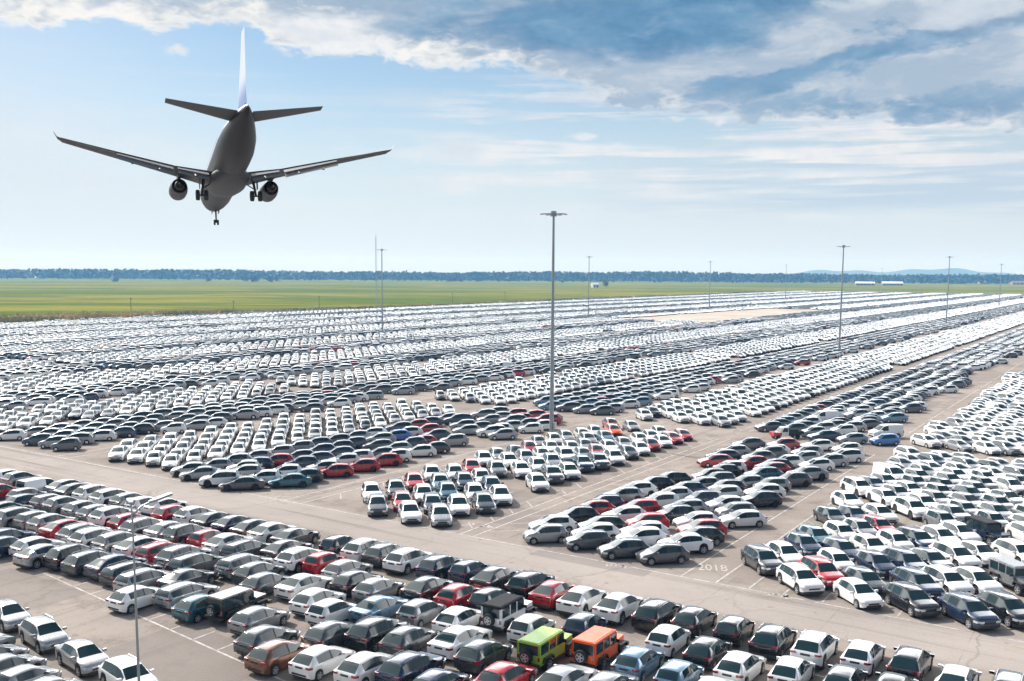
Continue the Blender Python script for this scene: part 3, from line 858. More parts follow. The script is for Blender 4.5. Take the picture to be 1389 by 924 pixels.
# ------------------------------------------------------------------ build the cars one could count
GRP = {'N': 'cars parked nose to the cross road', 'L': 'cars parked below the street lamp', 'B5': 'cars parked facing the camera beside the walkway', 'B4': 'cars parked side-on in slanting bays',
       'B3': 'cars parked facing the camera below the tall mast'}
M_pan, _b = new_mat("black roof", (.012, .013, .016), .6, 0, 0.0, .15)
for i, c in enumerate(named):
    o = place_car('parked_car', c['shp'], c['col'], c['x'], c['y'], c['head'], 2 if i < 190 else 1, None, 1.07 if c['block'] == 'B3' else (.93 if c['block'][:2] == 'BL' else 1.0))
    tag(o, c['label'], 'car', GRP.get(blk(c), 'cars parked in the yard'))
for c in special:
    if c['kind'] == 'j':
        o = place_car('off_roader', 'j', c['col'], c['x'], c['y'], c['head'], 2, M_pan if c['col'] in 'WN' else None)
        tag(o, c['label'], 'off-roader', 'boxy off-roaders in the yard')
    elif c['kind'] == 'v':
        o = place_car('panel_van', 'v', c['col'], c['x'], c['y'], c['head'], 2)
        tag(o, c['label'], 'van', 'white panel vans')
    else:
        o = empty('flatbed_truck', (c['x'], c['y'], 0), math.pi / 2 - c['head'])
        tag(o, 'white flatbed truck with red nose at the corner of the slanting bays', 'truck')
        b = MB(); b.prism([(1.0, -.88), (1.0, .88), (2.2, .80), (2.2, -.80)], .45, 1.02); b.build('bonnet', PM['R'], o)
        b = MB(); b.add([(1.25, -.85, 1.0), (1.25, .85, 1.0), (-.1, .88, 1.0), (-.1, -.88, 1.0), (.62, -.68, 1.72), (.62, .68, 1.72), (-.1, .72, 1.74), (-.1, -.72, 1.74)],
                        [(4, 5, 6, 7), (0, 3, 7, 4), (1, 5, 6, 2), (2, 6, 7, 3), (0, 4, 5, 1)]); b.box(-.1, 1.0, -.88, .88, .45, 1.0); b.build('cab', PM['W'], o)
        b = MB(); b.add([(1.22, -.74, 1.08), (1.22, .74, 1.08), (.70, .64, 1.66), (.70, -.64, 1.66)], [(0, 1, 2, 3)]); o2 = b.build('windscreen', M_glass, o, loc=(.02, 0, .01))
        for s in (-1, 1):
            b = MB(); b.add([(.95, s * .872, 1.08), (.02, s * .885, 1.08), (.02, s * .77, 1.64), (.58, s * .74, 1.64)], [(0, 1, 2, 3)]); b.build('side_window', M_glass, o)
        b = MB(); b.box(-2.5, -.2, -.92, .92, .70, .80); b.box(-2.5, -2.44, -.92, .92, .8, 1.15); b.box(-2.5, -.2, -.92, -.88, .8, 1.12); b.box(-2.5, -.2, .88, .92, .8, 1.12); b.box(-.25, -.18, -.9, .9, .8, 1.5)
        b.box(-2.3, 1.8, -.4, .4, .42, .62); b.build('load_bed', M_plastic, o)
        wm = MB().wheel(.35, .24).mesh("wheel_p", [M_tyre], 30)
        for a in (1.5, -1.55):
            for s in (-1, 1): link('wheel', wm, o, (a, s * .78, .35))

# ------------------------------------------------------------------ the thousands behind them: one mesh


def template(kind, lod):
    sp = SPEC[kind]
    f, r = sp['L'] / 2, -sp['L'] / 2
    mid = .72 * sp['cowl'] + .28 * sp['wf']
    if lod == 0:
        xs = [f, f - .15, f - .42, sp['cowl'], mid, sp['wf'], -.55, sp['ge'], sp['rr'], sp['rb'], r + .1, r]; rows = [0, 2, 4, 5, 6, 8]
    elif lod == 1:
        xs = [f, f - .3, sp['cowl'], sp['wf'], sp['rr'], sp['rb'], r]; rows = [0, 4, 5, 8]
    else:
        xs = [f, sp['cowl'], sp['wf'], sp['rr'], r]; rows = [0, 4, 5]
    xs = sorted(set(round(q, 3) for q in xs), reverse=True)
    rings = loft(sp, False, xs)
    V, F, Mi = [], [], []
    for x, h in rings:
        h = [h[q] for q in rows]
        h[0] = (h[0][0], h[0][1] + (.04 if lod else 0))
        V += [(x, -y, z) for y, z in h] + [(x, y, z) for y, z in (h[:-1] if h[-1][0] == 0 else h)[::-1]]
    m = len(V) // len(rings)
    half = len(rows) - 1
    for i in range(len(rings) - 1):
        xm = .5 * (rings[i][0] + rings[i + 1][0])
        for j in range(m - 1):
            row = rows[j] if j < (m - 1) / 2 else rows[m - 2 - j]
            mi = 0
            if lod == 2 and j == half: row = 6
            if row == 4 and sp['ge'] < xm < (mid if lod == 0 else sp['cowl']): mi = 1
            if row >= (6 if lod == 0 else 5) and (sp['wf'] < xm < sp['cowl'] or sp['rb'] < xm < sp['rr']): mi = 1
            F.append((i * m + j, i * m + j + 1, (i + 1) * m + j + 1, (i + 1) * m + j)); Mi.append(mi)
    for i in (0, len(rings) - 1):
        for j in range(half if lod == 2 else half - 1):
            F.append((i * m + j, i * m + j + 1, i * m + m - 2 - j, i * m + m - 1 - j)); Mi.append(0)

    def bx(x0, x1, y0, y1, z0, z1, mi, skip=()):
        n = len(V)
        V.extend((x, y, z) for x in (x0, x1) for y in (y0, y1) for z in (z0, z1))
        for k, q in enumerate(((0, 1, 3, 2), (4, 6, 7, 5), (0, 4, 5, 1), (2, 3, 7, 6), (0, 2, 6, 4))):
            if k not in skip: F.append(tuple(n + t for t in q)); Mi.append(mi)
    W2 = sp['W'] / 2
    if lod == 0:
        for a in sp['ax']:
            for s in (-1, 1):
                n = len(V); q = sp['rad']
                for yy in (s * (W2 + .008), s * (W2 - .22)):
                    for t in range(8):
                        g = math.pi / 4 * (t + .5); V.append((a + q * math.cos(g), yy, q + q * math.sin(g)))
                F += [(n, n + 1, n + 2, n + 3), (n, n + 3, n + 4, n + 7), (n + 4, n + 5, n + 6, n + 7)]; Mi += [2] * 3
                for t in range(8): F.append((n + t, n + (t + 1) % 8, n + 8 + (t + 1) % 8, n + 8 + t)); Mi.append(2)
                n = len(V); V.extend((a + dx_ * q * .62, s * (W2 + .012), q + dz_ * q * .62) for dx_, dz_ in ((-.7, -.7), (.7, -.7), (.7, .7), (-.7, .7))); F.append((n, n + 1, n + 2, n + 3)); Mi.append(4)
        zt = pl(r + .1, sp['belt'])
        for s in (-1, 1): bx(r - .012, r + .25, min(s * W2 * .5, s * W2 * .86), max(s * W2 * .5, s * W2 * .86), zt - .16, zt - .02, 3, (1,))
        zf = pl(f, sp['belt'])
        for s in (-1, 1): bx(f - .25, f + .012, min(s * W2 * .45, s * W2 * .8), max(s * W2 * .45, s * W2 * .8), zf - .09, zf + .03, 4, (0,))
        bx(f - .1, f + .01, -W2 * .5, W2 * .5, .33, .47, 2, (0,))
        bx(r + .2, f - .2, -W2 + .25, W2 - .25, .18, .5, 2)
    elif lod == 1:
        for a in sp['ax']: bx(a - .3, a + .3, -W2 - .005, W2 + .005, 0, .58, 2)
        bx(f - .2, f + .01, -W2 * .6, W2 * .6, .34, .5, 2, (0,))
    else:
        bx(r + .5, f - .5, -W2 + .1, W2 - .1, 0.0, .26, 2)
    return np.array(V, np.float32), np.array(F, np.int32), np.array(Mi, np.int32)


M_fleet, _b = new_mat("fleet paint", (.8, .8, .8), .28, .12, 1.0); _b.inputs["Coat IOR"].default_value = 1.6
_a = X.nt.nodes.new("ShaderNodeAttribute"); _a.attribute_name = "tint"; _a.attribute_type = 'GEOMETRY'
setc(_b, _a.outputs["Color"])
TPL = {}
VV, FF, MM, CC = [], [], [], []
base_n = 0
for c in rest:
    if c['kind'] not in 'hsdev': continue
    lod = 0 if c['d'] < 270 else (1 if c['d'] < 560 else 2)
    key = (c['shp'], lod)
    if key not in TPL: TPL[key] = template(*key)
    V, F, Mi = TPL[key]
    V = V * np.array([random.uniform(.96, 1.04), 1, random.uniform(.95, 1.05)], np.float32)
    t = math.pi / 2 - c['head']
    ct, st = math.cos(t), math.sin(t)
    P = np.empty_like(V)
    P[:, 0] = (V[:, 0] * ct - V[:, 1] * st) * CS + c['x']; P[:, 1] = (V[:, 0] * st + V[:, 1] * ct) * CS + c['y']; P[:, 2] = V[:, 2] * CS * random.uniform(.97, 1.03)
    VV.append(P); FF.append(F + base_n); MM.append(Mi); base_n += len(V)
    col = np.array(PAINTS[c['col']][1]) * random.uniform(.82, 1.08)
    CC.append(np.tile(np.append(np.clip(col, 0, .86), 1.0).astype(np.float32), (len(F), 1)))
VV, FF, MM, CC = np.concatenate(VV), np.concatenate(FF), np.concatenate(MM), np.concatenate(CC)
me = bpy.data.meshes.new("parked_cars_beyond")
me.vertices.add(len(VV)); me.vertices.foreach_set("co", VV.ravel())
me.loops.add(len(FF) * 4); me.loops.foreach_set("vertex_index", FF.ravel())
me.polygons.add(len(FF)); me.polygons.foreach_set("loop_start", np.arange(len(FF), dtype=np.int32) * 4)
me.polygons.foreach_set("loop_total", np.full(len(FF), 4, np.int32))
for m_ in (M_fleet, M_glass, M_tyre, M_tail, M_head): me.materials.append(m_)
me.polygons.foreach_set("material_index", MM)
me.update(calc_edges=True)
at = me.attributes.new("tint", 'FLOAT_COLOR', 'FACE'); at.data.foreach_set("color", CC.ravel())
tag(link("parked_cars_beyond", me), "rows upon rows of parked cars filling the yard beyond the first blocks", "cars", None, "stuff")
print("cars: named %d special %d rest %d faces %d" % (len(named), len(special), len(rest), len(FF)))
# ------------------------------------------------------------------ the setting


def sheet(name, pts, z, mat, kind='structure'):
    me = bpy.data.meshes.new(name)
    me.from_pydata([(x, y, z) for x, y in pts], [], [tuple(range(len(pts)))])
    me.materials.append(mat); me.update()
    if me.polygons[0].normal.z < 0: me.flip_normals()
    return tag(link(name, me), None, None, None, kind)


# fields
M_field, b = new_mat("grass field", (.12, .16, .05), 1.0, spec=.0)
x_, y_, z_ = sep(pos())
w1 = noise(vec(x_ * .0022, y_ * .0062), 1, 6, .6, .6)
w2 = noise(vec(x_ * .0075, y_ * .02), 1, 6, .62, .5)
w3 = noise(vec(x_ * .06, y_ * .06), 1, 4, .6)
c1 = mixc(ss(w1, .40, .58), (.085, .118, .012), (.205, .190, .028))
c1 = mixc(ss(w2, .46, .60) * .8, c1, (.070, .100, .018))
c1 = mixc(ss(w1 + (w2 - .5) * .5, .62, .70) * .5, c1, (.17, .165, .085))
c1 = mixc(ss(w3, .35, .75) * .3, c1, (.19, .20, .06))
setc(b, c1)
sheet("ground", [(-14000, -600), (14000, -600), (14000, 14000), (-14000, 14000)], -0.02, M_field)

# yard surface
M_yard, b = new_mat("dusty concrete", (0.326, 0.296, 0.269), .95, spec=.04)
x_, y_, z_ = sep(pos())
uu = (x_ * VD[1] - y_ * VD[0]) * (1 / DET)
vv = (y_ * UD[0] - x_ * UD[1]) * (1 / DET)
n1 = noise(vec(x_ * .035, y_ * .035), 1, 6, .6)
n2 = noise(vec(x_ * .35, y_ * .35), 1, 6, .65)
n3 = noise(vec(x_ * 5, y_ * 5), 1, 3, .6)
st = noise(vec(vv * .02, uu * .75), 1, 5, .6, .3)           # wheel tracks along the cross roads
st2 = noise(vec(uu * .02, vv * .75, 4.4), 1, 5, .6, .3)     # and along the aisles
road = ss(X.m('ABSOLUTE', uu - 70.2), 4.4, 2.8)
c1 = mixc(ss(n1, .35, .65), (0.213, 0.180, 0.158), (0.296, 0.255, 0.223))
c1 = mixc(ss(n2, .48, .72) * .75, c1, (0.149, 0.127, 0.111))
c1 = mixc(ss(n2, .42, .25) * .5, c1, (0.376, 0.330, 0.288))
c1 = mixc(road * .75, c1, mixc(ss(n1, .3, .7), (0.296, 0.264, 0.241), (0.355, 0.316, 0.288)))
c1 = mixc(ss(st, .52, .72) * (road * .5 + .22), c1, (0.164, 0.143, 0.130))
c1 = mixc(ss(st2, .54, .72) * .5 * (1.0 - road), c1, (0.143, 0.122, 0.107))
oil = noise(vec(x_ * .9, y_ * .9, 2.2), 1, 3, .5)
c1 = mixc(ss(oil, .66, .76) * .45, c1, (0.090, 0.076, 0.070))
grs = noise(vec(x_ * .22, y_ * .22, 7.7), 1, 5, .65)
c1 = mixc(ss(grs, .63, .74) * .35, c1, (0.247, 0.220, 0.130))     # sandy, weedy spots
c1 = mixc(ss(n3, .35, .75) * .22, c1, (0.415, 0.375, 0.335))
vo = X.nt.nodes.new("ShaderNodeTexVoronoi"); vo.feature = 'DISTANCE_TO_EDGE'; vo.inputs["Scale"].default_value = 1.0
wv = vec(uu * .075 + n2 * .25 + n1 * .5, vv * .11 + n2 * .3)
X.nt.links.new(wv, vo.inputs["Vector"])
c1 = mixc(ss(X(vo.outputs[0]), .014, .004) * ss(n1, .42, .58) * .32, c1, (0.083, 0.075, 0.067))       # cracks, some sealed
ju = X.m('ABSOLUTE', X.m('FRACT', uu * (1 / 9.0)) - .5)
jv = X.m('ABSOLUTE', X.m('FRACT', vv * (1 / 9.0)) - .5)
c1 = mixc(ss(X.m('MAXIMUM', ju, jv), .4925, .4965) * .35 * ss(n2, .35, .6), c1, (0.119, 0.105, 0.094))       # slab joints
dr = noise(vec(x_ * .11, y_ * .11, 9.1), 1, 7, .7)
c1 = mixc(ss(dr, .55, .70) * .5, c1, (0.396, 0.350, 0.297))
# dark asphalt repairs
pa = noise(vec(X.m('FLOOR', uu * .14) * 7.13, X.m('FLOOR', vv * .09) * 3.37), 1, 0, 0)
c1 = mixc(ss(pa, .68, .69) * .5, c1, (0.188, 0.168, 0.156))
setc(b, c1)
bp = X.nt.nodes.new("ShaderNodeBump"); bp.inputs["Strength"].default_value = .25; bp.inputs["Distance"].default_value = .02
X.nt.links.new(n3.s, bp.inputs["Height"]); X.nt.links.new(bp.outputs[0], b.inputs["Normal"])
edge_l = [uv2xy(u, -441 + 6 * math.sin(u * .013)) for u in range(-200, 1440, 20)]
yard_pts = [uv2xy(-200, 260)] + edge_l + [uv2xy(1432, -441 + 6 * math.sin(1432 * .013)), uv2xy(1432, 260)]
sheet("pavement", yard_pts, 0.0, M_yard)

# the sandy bare patch
M_sand, b = new_mat("sandy earth", (.42, .37, .31), .95, spec=.1)
n = noise(pos(), .05, 5, .6)
setc(b, mixc(ss(n, .3, .7), (.36, .31, .26), (.46, .41, .35)))
sheet("bare_ground", [uv2xy(u, v) for u, v in ((470, -249), (560, -246), (700, -235), (706, -190), (640, -184), (560, -185), (482, -190))], .004, M_sand)

# painted lines
M_line, b = new_mat("worn road paint", (.70, .69, .67), .75, spec=.3)
n = noise(pos(), 1.6, 5, .7)
setc(b, mixc(ss(n, .36, .60) * .92, (.52, .49, .46), (.30, .268, .245)))
ln = MB()


def stripe(p, q, w=.15, z=.004):
    p, q = Vector(p), Vector(q)
    d = (q - p).normalized(); e = Vector((-d.y, d.x)) * (w / 2)
    ln.add([(*(p - e), z), (*(q - e), z), (*(q + e), z), (*(p + e), z)], [(0, 1, 2, 3)])


f5, _ = hv(R(169.5)); f4, _ = hv(R(258))
for u0, u1 in UNITS[:4]:
    for v in (-30.9, -27.9, -51.9, -53.4, -74.6, -77.2, -118.2, -120.6):
        u = u0 - (1.2 if u0 < 80 else 0)
        while u < u1:
            l = random.uniform(9, 26); stripe(uv2xy(u, v), uv2xy(min(u1, u + l), v), .15); u += l + random.choice((0, .4, 1.5, 3))
    u = u0 + 1.2
    while u < u1 - 2:
        for v, f_, s in ((-31.2, f4, 1), (-51.6, f4, -1), (-27.6, f5, 1), (-74.4, f5, 1), (-77.5, f4, 1), (-53.6, f5, -1)):
            p = Vector(uv2xy(u, v)); l = random.uniform(1.6, 3.0)
            if random.random() < .75: stripe(p, p + Vector(f_) * s * l, .12)
        u += 3.66
v = -150.0
while v < 40:                                                        # edge line of the cross road
    l = random.uniform(8, 22)
    if not (-55.5 < v < -54): stripe(uv2xy(73.3, v), uv2xy(73.3, v + l), .16)
    v += l + random.choice((.3, .8, 2.0))
for v in (-19.5, -16.8, -14.1, -22.5, -25.2):                        # bays at the road end of the block facing the camera
    p = Vector(uv2xy(73.6, v)); stripe(p, p + Vector(UD) * 4.2, .13)
A, B = Vector(gp(20, 760)), Vector(gp(330, 899))                     # aisle line below the first block
d_ = (B - A).normalized()
stripe(A, A + d_ * 46, .15)
for k in range(16):
    p = A + d_ * (2.0 + 2.85 * k); stripe(p, p + Vector(UD) * 1.9, .13)
for gx, gy, k in ((823, 768, 3), (840, 769, 2), (848, 771, 2), (1043, 807, 2), (1058, 810, 3), (1068, 812, 2), (632, 712, 3), (650, 715, 3), (664, 716, 2)):   # worn-off marks
    X0, Y0 = gp(gx, gy)
    for q in range(k):
        a = random.uniform(0, 3); stripe((X0 + q * .35, Y0), (X0 + q * .35 + .5 * math.cos(a), Y0 + .6 * math.sin(a) + .1), .2)
tag(ln.build("road_markings", M_line), None, None, None, "structure")
fc = bpy.data.curves.new("painted_number", 'FONT'); fc.body = "2018"; fc.size = 2.0; fc.align_x = 'CENTER'
fo = bpy.data.objects.new("painted_number", fc); COL.objects.link(fo)
bpy.context.view_layer.update()
fm = bpy.data.meshes.new_from_object(fo.evaluated_get(bpy.context.evaluated_depsgraph_get()))
bpy.data.objects.remove(fo); fm.materials.clear(); fm.materials.append(M_line)
M_num, b = new_mat("ground lettering paint", (.6, .58, .56), .75, spec=.3)
n = noise(pos(), 2.6, 5, .7)
setc(b, mixc(ss(n, .36, .62) * .92, (.50, .48, .455), (.29, .26, .24)))
fm.materials.clear(); fm.materials.append(M_num)
X0, Y0 = gp(967, 774)
o = link("painted_ground_number", fm, None, (X0, Y0, .008)); o.rotation_euler = (0, 0, R(-8)); o.scale = (.62, 1.25, 1)
tag(o, "white worn number 2018 painted on the ground beside the aisle line", "ground marking")

# ------------------------------------------------------------------ lamp masts


def mast(px_, py_, top_py, heads=6, name="lamp_mast", label=None):
    bx, by = gp(px_, py_)
    h = CAMH * 1.365
    root = empty(name, (bx, by, 0), R(random.uniform(0, 60)))
    p = MB(); p.tube([(0, 0, .35), (0, 0, h * .33), (0, 0, h * .66), (0, 0, h)], [.34, .28, .22, .16], 12)
    p.build("pole", M_galv, root, 40)
    b = MB(); b.tube([(0, 0, 0), (0, 0, .42)], [.62, .55], 12); b.tube([(0, 0, 1.2), (0, 0, 1.25)], [.46, .46], 12); b.build("base_plate", M_galv, root, 30)
    d = MB(); d.box(-.16, .16, -.47, -.36, 1.0, 2.0); d.build("access_door", M_galv, root)
    r = MB()
    r.tube([(.62 * math.cos(2 * math.pi * k / 16), .62 * math.sin(2 * math.pi * k / 16), h - .25) for k in range(17)], .06, 6, cap=False)
    for k in range(4): a = math.pi / 2 * k; r.tube([(0, 0, h - .1), (.62 * math.cos(a), .62 * math.sin(a), h - .25)], .05, 6)
    r.tube([(0, 0, h - .6), (0, 0, h + .15)], [.5, .42], 12)
    r.build("head_ring", M_galv, root, 40)
    for k in range(heads):
        a = 2 * math.pi * k / heads
        M = Matrix.Rotation(a, 4, 'Z') @ Matrix.Translation((1.45, 0, h - .32)) @ Matrix.Rotation(R(7), 4, 'Y')
        b = MB(); b.box(-.85, -.3, -.05, .05, .0, .1, 0, M); b.prism([(-.4, -.26), (.42, -.30), (.5, -.2), (.5, .2), (.42, .30), (-.4, .26)], -.02, .13, 0, M)
        l = b.build("luminaire", M_galv, root)
        g = MB(); g.prism([(-.3, -.2), (.38, -.22), (.38, .22), (-.3, .2)], -.03, -.022, 0, M); g.build("lamp_glass", M_lampglass, l)
    tag(root, label, "lamp mast", "tall lamp masts in the yard")
    return root


for i, (a, b_, lab) in enumerate(((748, 592, "tallest looking grey lamp mast, standing behind the yellow barriers"),
                                  (519, 455, "grey lamp mast among white cars beside the thin aerial mast"),
                                  (1138, 480, "grey lamp mast between long rows, second tallest looking in the yard"),
                                  (1283, 443, "grey lamp mast on the aisle beyond the second tallest one"),
                                  (798, 434, "thin looking far lamp mast before the bare sandy patch"),
                                  (962, 419, "thin looking far lamp mast beyond the bare sandy patch"),
                                  (1065, 408, "faint far lamp mast next after the one beyond the sandy patch"),
                                  (1355, 417, "far lamp mast at the field edge with blue hills behind"),
                                  (1195, 398, "faintest lamp mast, by the two long white sheds"))):
    mast(a, b_, 0, 6, label=lab)
# aerial mast beside the second lamp mast
bx, by = gp(511, 440)
am = MB()
hh = CAMH + (366 - 318) / FPX * by
for k in range(3):
    a = 2 * math.pi * k / 3
    am.tube([(.35 * math.cos(a), .35 * math.sin(a), 0), (.35 * math.cos(a), .35 * math.sin(a), hh)], .045, 5)
z = 0.0
while z < hh - 1.5:
    for k in range(3):
        a, b_ = 2 * math.pi * k / 3, 2 * math.pi * (k + 1) / 3
        am.tube([(.35 * math.cos(a), .35 * math.sin(a), z), (.35 * math.cos(b_), .35 * math.sin(b_), z + 1.5)], .025, 4, cap=False)
    z += 1.5
o = empty("aerial_mast", (bx, by, 0)); am.build("lattice", M_galv, o)
t = MB(); t.tube([(0, 0, hh - .2), (0, 0, hh + 2.5)], .04, 5); t.build("antenna", M_galv, o)
tag(o, "very thin lattice aerial mast beside a grey lamp mast", "aerial mast")

# the street lamp in the near block
D = 52.0
lx, ly = (169 - PXC) / FPX * D, D
root = empty("street_lamp", (lx, ly, 0), 0)
tz = CAMH - (700 - 368) / FPX * D
p = MB(); p.tube([(0, 0, 0), (0, 0, 4), (0, 0, 8), (0, 0, tz)], [.085, .07, .055, .045], 10); p.build("pole", M_galv, root, 40)
b = MB(); b.tube([(0, 0, 0), (0, 0, .25)], [.28, .24], 10); b.build("base_plate", M_galv, root, 30)
for q, (ex_, ey_, L_) in enumerate(((.72, .70, 1.85), (-.45, .9, .8))):
    a_ = MB(); a_.tube([(0, 0, tz - .5), (.05 * ex_ * L_, .05 * ey_ * L_, tz - .1), (.25 * ex_ * L_, .25 * ey_ * L_, tz + .22), (.55 * ex_ * L_, .55 * ey_ * L_, tz + .42)], .05, 7)
    arm = a_.build("arm", M_galv, root, 40)
    M = Matrix.Translation((ex_ * L_ * .55, ey_ * L_ * .55, tz + .42)) @ Matrix.Rotation(math.atan2(ey_, ex_), 4, 'Z') @ Matrix.Rotation(R(-12), 4, 'Y')
    hd = MB(); hd.prism([(-.1, -.08), (.25, -.19), (L_ * .62, -.17), (L_ * .66, 0), (L_ * .62, .17), (.25, .19), (-.1, .08)], -.05, .07, 0, M)
    l = hd.build("luminaire", M_galv, arm)
tag(root, "slim grey street lamp with two flat lamp heads in the first block", "street lamp")

# yellow barriers at the foot of the mast
M_yel = simple("yellow plastic", (.62, .36, .03), .5, 0, .15, 3)
for px_, py_, lab in ((744, 596, "short yellow barrier beside the mast foot"), (768, 597, "long yellow barrier before the mast foot, among parked cars")):
    bx, by = gp(px_, py_)
    Lb = 1.3 if px_ < 750 else 2.6
    b = MB(); b.prism([(-.35, 0), (-.35, .12), (-.16, .35), (-.11, .85), (.11, .85), (.16, .35), (.35, .12), (.35, 0)], -Lb / 2, Lb / 2, 0, Matrix.Rotation(R(90), 4, 'X'))
    b.box(-.13, .13, -Lb / 2 + .2, -Lb / 2 + .5, .85, .93); b.box(-.13, .13, Lb / 2 - .5, Lb / 2 - .2, .85, .93)
    o = b.build("safety_barrier", M_yel, None, None, (bx, by, .002)); o.rotation_euler = (0, 0, R(84))
    tag(o, lab, "barrier", "yellow barriers round the mast")

# utility poles in the field
M_wood = simple("weathered wood", (.13, .11, .09), .9)
for px_, py_, tp, lab in ((178, 427, 404, "wooden utility pole behind the reeds"), (317, 423, 408, "wooden utility pole past the end of the reeds"),
                          (433, 418, 402, "wooden utility pole nearer the aerial mast"), (614, 411, 398, "wooden utility pole in the field between two lamp masts"),
                          (685, 408, 396, "wooden utility pole in the field just before the tallest lamp mast")):
    bx, by = gp(px_, py_); h = (py_ - tp) / FPX * by
    o = empty("utility_pole", (bx, by, 0), .4)
    b = MB(); b.tube([(0, 0, 0), (0, 0, h)], [.2, .13], 7); b.build("pole", M_wood, o, 40)
    b = MB(); b.box(-.9, .9, -.07, .07, h - .7, h - .5); 
    for s in (-.8, -.3, .3, .8): b.tube([(s, 0, h - .5), (s, 0, h - .25)], .05, 5)
    b.build("crossarm", M_wood, o)
    tag(o, lab, "utility pole", "utility poles in the field")

# sheds and farm buildings
M_wallw = simple("pale render", (.62, .60, .56), .8, 0, .1, .3)
M_roofw = simple("white sheet roof", (.74, .74, .74), .5, 0, .06, .3)
M_rooft = simple("clay tile roof", (.30, .13, .09), .85, 0, .2, .5)
M_brick = simple("reddish wall", (.34, .22, .17), .85, 0, .15, .4)
M_door, _b = new_mat("dark opening", (.03, .032, .035), .6)


def shed(px_, py_, w, d, h, rot, wallm, roofm, label, doors=3, cat="shed", name="storage_shed", pitch=.18):
    bx, by = gp(px_, py_)
    o = empty(name, (bx, by, 0), R(rot))
    b = MB(); b.prism([(-w / 2, -d / 2), (w / 2, -d / 2), (w / 2, d / 2), (-w / 2, d / 2)], 0, h); b.build("wall", wallm, o)
    b = MB(); e = .5; rh = d / 2 * pitch * 2
    b.add([(-w / 2 - e, -d / 2 - e, h), (w / 2 + e, -d / 2 - e, h), (w / 2 + e, 0, h + rh), (-w / 2 - e, 0, h + rh), (-w / 2 - e, d / 2 + e, h), (w / 2 + e, d / 2 + e, h)],
          [(0, 1, 2, 3), (3, 2, 5, 4), (0, 3, 4), (1, 5, 2)]); b.build("roof", roofm, o)
    for k in range(doors):
        x = w * ((k + .5) / doors - .5)
        m = MB(); m.box(x - w / doors * .25, x + w / doors * .25, -d / 2 - .04, -d / 2 + .02, .0, h * .7); m.build("door", M_door, o)
    tag(o, label, cat, "sheds and farm buildings beyond the yard")


shed(1173, 387, 42, 22, 4.5, -12, M_brick, M_roofw, "long white roofed shed, the smaller of the pair beyond the yard", 5)
shed(1210, 387, 46, 24, 4.5, -12, M_brick, M_roofw, "longer white roofed shed of the pair beyond the yard", 6)
shed(807, 390, 11, 9, 5.0, 20, M_wallw, M_roofw, "small white house alone in the field beside a pale tree", 2, "house", "field_house", .35)
shed(1003, 380, 40, 14, 6, 0, M_wallw, M_rooft, "white farm building with smaller sheds, far off before the woods", 4, "farm building", "farm_building", .3)
shed(1030, 381, 46, 12, 4, 0, M_wallw, M_roofw, "low white farm building beside the red roofed one", 4, "farm building", "farm_building", .2)
shed(1335, 385, 34, 14, 5, 5, M_brick, M_rooft, "reddish farm building with clay roof, far off by the blue hills", 4, "farm building", "farm_building", .3)
shed(1382, 386, 40, 16, 5, -5, M_brick, M_rooft, "larger reddish farm building with clay roof at the field edge", 4, "farm building", "farm_building", .3)
shed(55, 378, 30, 12, 4, 0, M_wallw, M_roofw, "tiny white shed far off at the foot of the woods", 3, "shed", "storage_shed", .2)

# ------------------------------------------------------------------ trees
M_leaf = simple("tree leaves", (.022, .036, .014), .7, 0, .3, .25, 0, .25)
M_leafp = simple("pale tree leaves", (.16, .15, .08), .7, 0, .3, .25, 0, .25)
M_bark = simple("bark", (.10, .08, .065), .9)


def crown_mesh(name, seed, w, h, n, leaf, mat):
    g = random.Random(seed); b = MB()
    lobes = [(g.uniform(-.5, .5) * w, g.uniform(-.5, .5) * w, h * g.uniform(.25, .85), w * g.uniform(.22, .42)) for _ in range(9)]
    for _ in range(n):
        lx_, ly_, lz, lr = g.choice(lobes)
        v = Vector((g.gauss(0, 1), g.gauss(0, 1), g.gauss(0, 1))).normalized() * lr * g.uniform(.55, 1.05)
        c_ = Vector((lx_, ly_, lz)) + v
        a = Vector((g.gauss(0, 1), g.gauss(0, 1), g.gauss(0, 1))).normalized(); q = a.orthogonal().normalized() * leaf * g.uniform(.5, 1.1); e = a.cross(q)
        b.add([c_ - q - e * .7, c_ + q - e * .5, c_ + q * .7 + e, c_ - q * .8 + e * .8], [(0, 1, 2, 3)])
    me = bpy.data.meshes.new(name); me.from_pydata([tuple(v) for v in b.v], [], b.f); me.materials.append(mat); return me


def trunk_mesh(name, h, w):
    b = MB(); b.tube([(0, 0, 0), (.1, 0, h * .3), (0, .1, h * .7)], [.35, .26, .08], 7)
    for k in range(5):
        a = k * 1.3; b.tube([(0.05, 0, h * (.25 + .07 * k)), (w * .3 * math.cos(a), w * .3 * math.sin(a), h * (.45 + .08 * k))], [.12, .04], 5)
    return b.mesh(name, [M_bark], 40)


